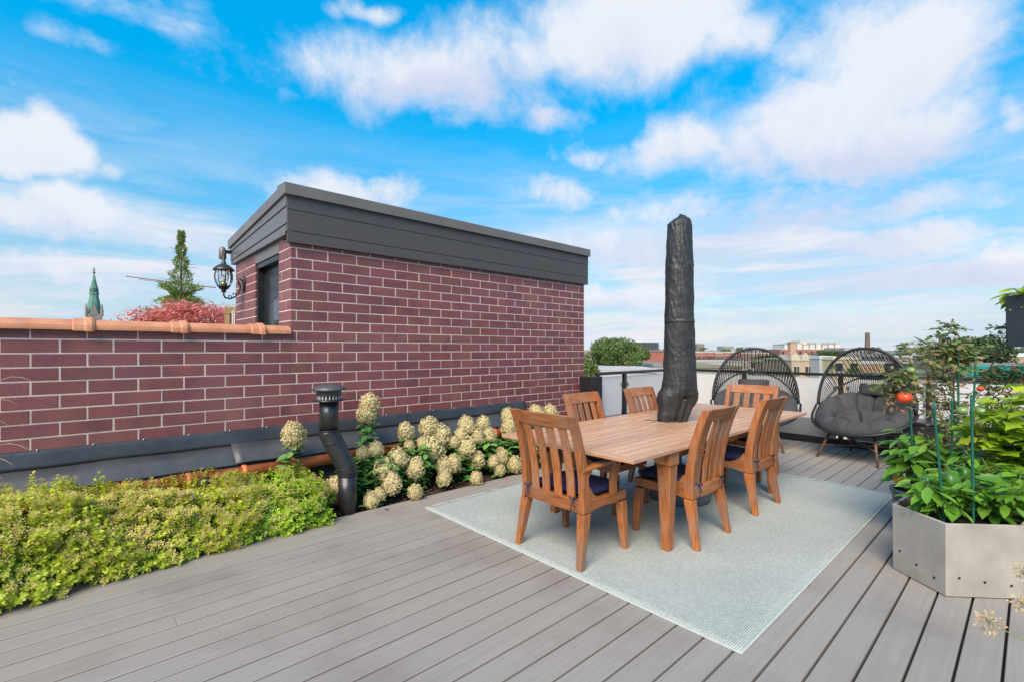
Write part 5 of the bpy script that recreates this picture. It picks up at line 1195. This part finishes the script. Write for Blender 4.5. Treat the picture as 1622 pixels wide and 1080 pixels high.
building(1145, 1163, 548.5, 700, 20, (.34, .33, .33), 'broad grey distant block on the skyline left of the left egg chair', 'office block', 'office_block', floors=1, wins=5, parapet=1)
# terraced brick and white block
t, w_, h = building(1236, 1345, 553, 330, 25, (.33, .13, .10), 'long terraced brick block with white penthouses on the skyline', 'apartment block', 'apartment_block', floors=1, wins=12, wh=1.6, ww=1.4, cap=(.40, .34, .30))
for k_ in range(9):
    m = MB(); x = -w_ / 2 + 5 + k_ * (w_ - 8) / 9; hh = 3.2 + (k_ % 3) * .5; m.box(x, x + 3.6, -9, 6, h + .021, h + hh); m.box(x - .2, x + 3.8, -9.3, 6.2, h + hh, h + hh + .35); m.build('penthouse', cm((.58, .54, .48)), t)
m = MB(); m.box(-7, -2, -7, 5, h + 3.6, h + 6.0); m.build('lift_housing', cm((.52, .45, .36)), t)
building(1338, 1372, 551, 300, 20, (.42, .40, .38), 'white roofed low block left of the brick chimney', 'building', floors=1, wins=6)
# gabled stone house
d_ = 62
t, w_, h = building(1254, 1282, 568, d_, 7, (.42, .33, .22), 'tan stone house with stepped gables and a chimney beyond the railing', 'house', 'house', floors=0, wins=0, cap=(.55, .48, .38), parapet=.2)
for x0_, x1_ in ((-w_ / 2, -.1), (.2, w_ / 2)):
    mid = (x0_ + x1_) / 2; m = MB(); m.prism([(x0_, h + .021), (x1_, h + .021), (x1_, h + .12), (mid + .3, h + .62), (mid + .12, h + .62), (mid + .12, h + .85), (mid - .12, h + .85), (mid - .12, h + .62), (mid - .3, h + .62), (x0_, h + .12)], 'y', -3.5, -3.2); m.build('gable', cm((.50, .42, .31)), t)
m = MB(); m.box(-.55, .15, -2.2, -1.5, h + .021, h + 2.1); m.box(-.62, .22, -2.27, -1.43, h + 2.1, h + 2.2); m.build('chimney', cm((.46, .30, .20)), t)
for x in (-.55, -.05 + 1.0):
    m = MB(); m.box(x - .3, x + .3, -3.6, -3.503, h - 2.0, h - 1.0); wd = m.build('window', glassm, t); m = MB(); m.box(x - .36, x + .36, -3.66, -3.605, h - 2.1, h - 2.02); m.box(x - .36, x + .36, -3.66, -3.605, h - .98, h - .9); m.box(x - .02, x + .02, -3.66, -3.605, h - 2.0, h - 1.0); m.build('frame', cm((.6, .55, .45)), wd)
building(1236, 1253, 571, 66, 7, (.40, .30, .20), 'brown stone house left of the gabled stone house', 'house', 'house', floors=1, wins=2, cap=(.5, .44, .36))
t, w_, h = building(1283, 1297.5, 563.5, 63, 7, (.16, .13, .11), 'dark narrow house with a recessed balcony beside the gabled house', 'house', 'house', floors=1, wins=2, wcol=cm((.30, .10, .07)))
t, w_, h = building(1298, 1319, 563.5, 60, 9, (.42, .42, .43), 'plain light grey house with one pale green window', 'house', 'house', floors=0, wins=0, cap=(.5, .5, .5))
m = MB(); m.box(-w_ / 2 + .2, -w_ / 2 + .75, -4.6, -4.503, h - 3, h - 1.2); m.build('window', cm((.35, .45, .40)), t)
t, w_, h = building(1319.5, 1362, 565, 58, 9, (.55, .44, .26), 'cream yellow house with a dark square window behind the right egg chair', 'house', 'house', floors=0, wins=0, cap=(.6, .52, .38))
for x in (-.95, .9): m = MB(); m.box(x - .42, x + .42, -4.6, -4.503, h - 1.75, h - .75); wd = m.build('window', glassm, t); m = MB(); m.box(x - .5, x + .5, -4.66, -4.605, h - 1.85, h - 1.76); m.box(x - .5, x + .5, -4.66, -4.605, h - .74, h - .66); m.build('frame', cm((.65, .6, .5)), wd)
building(1362.5, 1400, 572, 60, 9, (.50, .32, .20), 'peach brick building seen through the ropes of the right egg chair', 'building', floors=1, wins=5, cap=(.6, .58, .55))
building(1340, 1400, 560, 110, 12, (.30, .24, .19), 'brown flat building above the yellow house', 'building', floors=1, wins=7, cap=(.28, .24, .20))
building(1401, 1450, 563, 90, 12, (.33, .27, .22), 'brown grey building to the right behind the egg chair', 'building', floors=1, wins=6, cap=(.45, .43, .40))
# right hand side
building(1538, 1720, 560, 55, 8, (.36, .27, .18), 'long tan brick building with white coping at the right', 'building', floors=0, wins=0, cap=(.62, .60, .56))
building(1500, 1760, 576, 36, 3, (.42, .40, .38), 'low pale walled building above the green roof', 'building', floors=0, wins=0)
t, w_, h = building(1500, 1800, 578, 33, 3, (.50, .50, .49), 'white walled shop with a bright green sloping roof at the right', 'shop', 'shop', floors=0, wins=0)
t.location.z -= .62
m = MB(); m.prism([(-1.5, h + .03), (-2.8, h - .62), (-2.8, h - .7), (-1.5, h - .05)], 'x', -w_ / 2, w_ / 2); m.v = [(x, y, z + .58) for x, y, z in m.v]; m.build('green_roof', pm('green_metal', (.01, .22, .13), (.008, .17, .10), scale=.5, rough=.4), t)
# tall chimneys
for px, pyt, dd_, w0, lb in ((1374, 527, 420, 2.6, 'tall slender brick factory chimney above the right egg chair'), (1490.5, 531, 420, 2.4, 'far brick chimney stack rising behind the tomato plants')):
    c = at(px, dd_); t = thing('factory_chimney', (c.x, c.y, -11), lb, 'chimney', group='tall brick factory chimneys'); hh = zat(pyt, dd_) + 11
    m = MB(); m.lathe([(w0, 0), (w0 * .62, hh * .96), (w0 * .72, hh * .965), (w0 * .72, hh * .985), (w0 * .6, hh)], seg=12); m.build('stack', pm('chimney_brick', (.20, .12, .10), (.13, .08, .07), scale=.6, rough=.9), t)
    m = MB()
    for z_ in np.linspace(hh * .5, hh * .95, 9): m.lathe([(w0 * .80, z_), (w0 * .80, z_ + .3)], seg=12)
    m.build('band', cm((.25, .17, .14)), t)
# trees
def tree(px, pyt, wpx, d, label, mat=l_tree, n=5200, size=None, group=None, name='tree', fl=.78, seed=1, clumps=60):
    c = at(px, d); zt_ = zat(pyt, d); W = wpx / F * d / 2; t = thing(name, (c.x, c.y, -11), label, 'tree', group=group); rz_ = W * fl; cz = zt_ + 11 - rz_ * 1.05
    canopy(t, n, (0, 0, cz), W * .86, W * .86, rz_ * .92, mat, size or W * .085, clumps, seed)
    trunk(t, [(0, 0, 0), (.2, 0, cz * .5), (0, .1, cz)], [W * .09, W * .07, W * .03], [((.1, 0, cz * .6), (W * .5 * math.cos(a), W * .5 * math.sin(a), cz + rz_ * .2), W * .03) for a in (0.4, 1.9, 3.3, 4.9)])
    return t
tree(976, 535, 106, 48, 'big round green tree right of the brick wall above the railing', n=15000, seed=81, fl=.60, clumps=46, size=.22)
tree(930, 572, 40, 40, 'low lighter green tree between the wall end and the big round tree', mat=l_tree, n=3500, seed=82, size=.2)
tree(1548, 535, 92, 42, 'spreading dark green tree with layered branches behind the tomato stakes', mat=l_treed, n=9000, seed=83, fl=.55, size=.26, clumps=70)
tree(1433, 546, 20, 120, 'small round dark tree on the skyline right of the chimney', mat=l_treed, n=1800, seed=84)
tree(1600, 548, 40, 90, 'low dark tree under the raised black box', mat=l_treed, n=2500, seed=85)
tree(1225, 560, 34, 110, 'green tree between the left egg chair and the stone house', mat=l_tree, n=2500, seed=86)
tree(1200, 565, 20, 80, 'light green bush seen through the left egg chair ropes', mat=l_conif, n=1500, seed=87)
tree(1352, 580, 30, 50, 'green tree in front of the yellow house seen through the ropes', mat=l_tree, n=2200, seed=88)
tree(1321, 577, 12, 30, 'narrow green shrub showing in the gap between two railing panels', mat=l_tree, n=1600, seed=89)
tree(1168, 578, 12, 66, 'pale green bush on the flat roof left of the egg chair', mat=l_conif, n=900, seed=90)
c = at(1318, 72); hg = thing('roof_hedge', (c.x, c.y, -11), 'dark green hedge on the roof above the grey house', 'hedge', TH - H90)
r = np.random.default_rng(99); n = 3500; zt_ = zat(554, 72) + 11
leaves('foliage', l_treed, hg, np.column_stack([r.uniform(-2.2, 2.0, n), r.uniform(-.4, .4, n), zt_ - 1.1 + r.uniform(0, 1, n) * (.9 + .2 * np.sin(np.arange(n)))]), r.normal(size=(n, 3)) + [0, 0, .8], r.normal(size=(n, 3)), .16, .5, LEAF2)
m = MB(); m.box(-2.3, 2.1, -.5, .5, 0, zt_ - 1.0); m.build('planter', cm((.2, .19, .18)), hg)
# distant town: small roofs and trees to the horizon
r = random.Random(17)
pal = [(.36, .17, .13), (.42, .36, .30), (.30, .24, .20), (.48, .45, .41), (.38, .22, .16), (.26, .24, .24), (.50, .40, .28), (.44, .42, .40)]
pname = ['red brick', 'grey beige', 'brown', 'pale grey', 'reddish brown', 'dark grey', 'sandy', 'light stone']
def dist_(d): return 'in the near town ' if d < 260 else ('halfway to the horizon ' if d < 520 else 'near the horizon ')
def where(px): return 'left of the parasol' if px < 1060 else ('just right of the parasol' if px < 1135 else ('behind the left egg chair' if px < 1255 else ('between the egg chairs' if px < 1320 else ('behind the right egg chair' if px < 1445 else 'behind the tomato plants'))))
def smallhouse(px, d, w_, h, c, label, grp):
    ce = at(px, d); t = thing('house', (ce.x, ce.y, -11), label, 'house', TH - H90 + r.uniform(-.5, .5), group=grp)
    m = MB(); m.box(-w_ / 2, w_ / 2, -5, 5, 0, h - .4); m.build('wall', cm(c), t)
    m = MB(); m.box(-w_ / 2 - .1, w_ / 2 + .1, -5.1, 5.1, h - .4, h)
    if r.random() < .5: a = r.uniform(-w_ / 3, w_ / 4); m.box(a, a + 1.4, -2, 0, h + .001, h + 1.3)
    m.build('roof', r.choice([roofm, cm((.42, .40, .38)), cm((.55, .53, .5)), cm((.20, .17, .15))]), t)
    nw = max(2, int(w_ / 3)); m = MB()
    for z_ in (h - 2.6, h - 5.4):
        for i in range(nw): x = -w_ / 2 + w_ * (i + .5) / nw; m.box(x - .5, x + .5, -5.06, -5.003, z_, z_ + 1.4)
    m.build('windows', cm((.07, .07, .075)), t)
for i in range(66):
    d = 130 + 800 * r.random() ** 1.3; px = r.uniform(925, 1640); ci = r.randrange(8)
    smallhouse(px, d, r.uniform(9, 22) * (1 + d / 700), 11 + EYE - r.uniform(2.5, 7.5) * (1 if d < 350 else .6) * (d / 260 if d < 260 else 1), pal[ci], '%s flat roofed building %s%s' % (pname[ci], dist_(d), where(px)), 'distant town buildings')
protos = []
for k_ in range(4):
    t = thing('tree', (0, 0, -11), 'small far off green treetop among the distant buildings', 'tree', group='distant treetops'); W = 5.0
    canopy(t, 700, (0, 0, 8.0), W, W, 3.2, [l_tree, l_treed][k_ % 2], .75, 22, 200 + k_); trunk(t, [(0, 0, 0), (0, 0, 8)], [.4, .2]); protos.append(t)
for i in range(70):
    d = 110 + 900 * r.random() ** 1.2; px = r.uniform(925, 1640); p = at(px, d, -11); p.z = -11 - r.uniform(0, 1.5)
    tl = '%s treetop %s%s' % (['mid green', 'dark green'][i % 2], dist_(d), where(px))
    if i < 4: protos[i].location = p; protos[i]['label'] = tl
    else: clone(protos[i % 4], p, r.uniform(0, 6), tl).scale = (1 + d / 1600,) * 3 if d > 500 else (1, 1, 1)
for i in range(12):   # skyline specks
    d = r.uniform(1200, 2500); px = r.uniform(930, 1620); hgt = r.uniform(1, 7)
    ce = at(px, d); t = thing('far_building', (ce.x, ce.y, -11), 'tiny building right on the horizon line ' + where(px), 'building', TH - H90, group='horizon buildings')
    w_ = r.uniform(15, 50); m = MB(); m.box(-w_ / 2, w_ / 2, -10, 10, 0, 12 + hgt); m.build('wall', cm(r.choice([(.42, .42, .44), (.38, .34, .32), (.50, .50, .50)])), t)
    m = MB(); m.box(-w_ / 5, w_ / 7, -5, 5, 12.001 + hgt, 14 + hgt); m.build('roof', roofm, t)
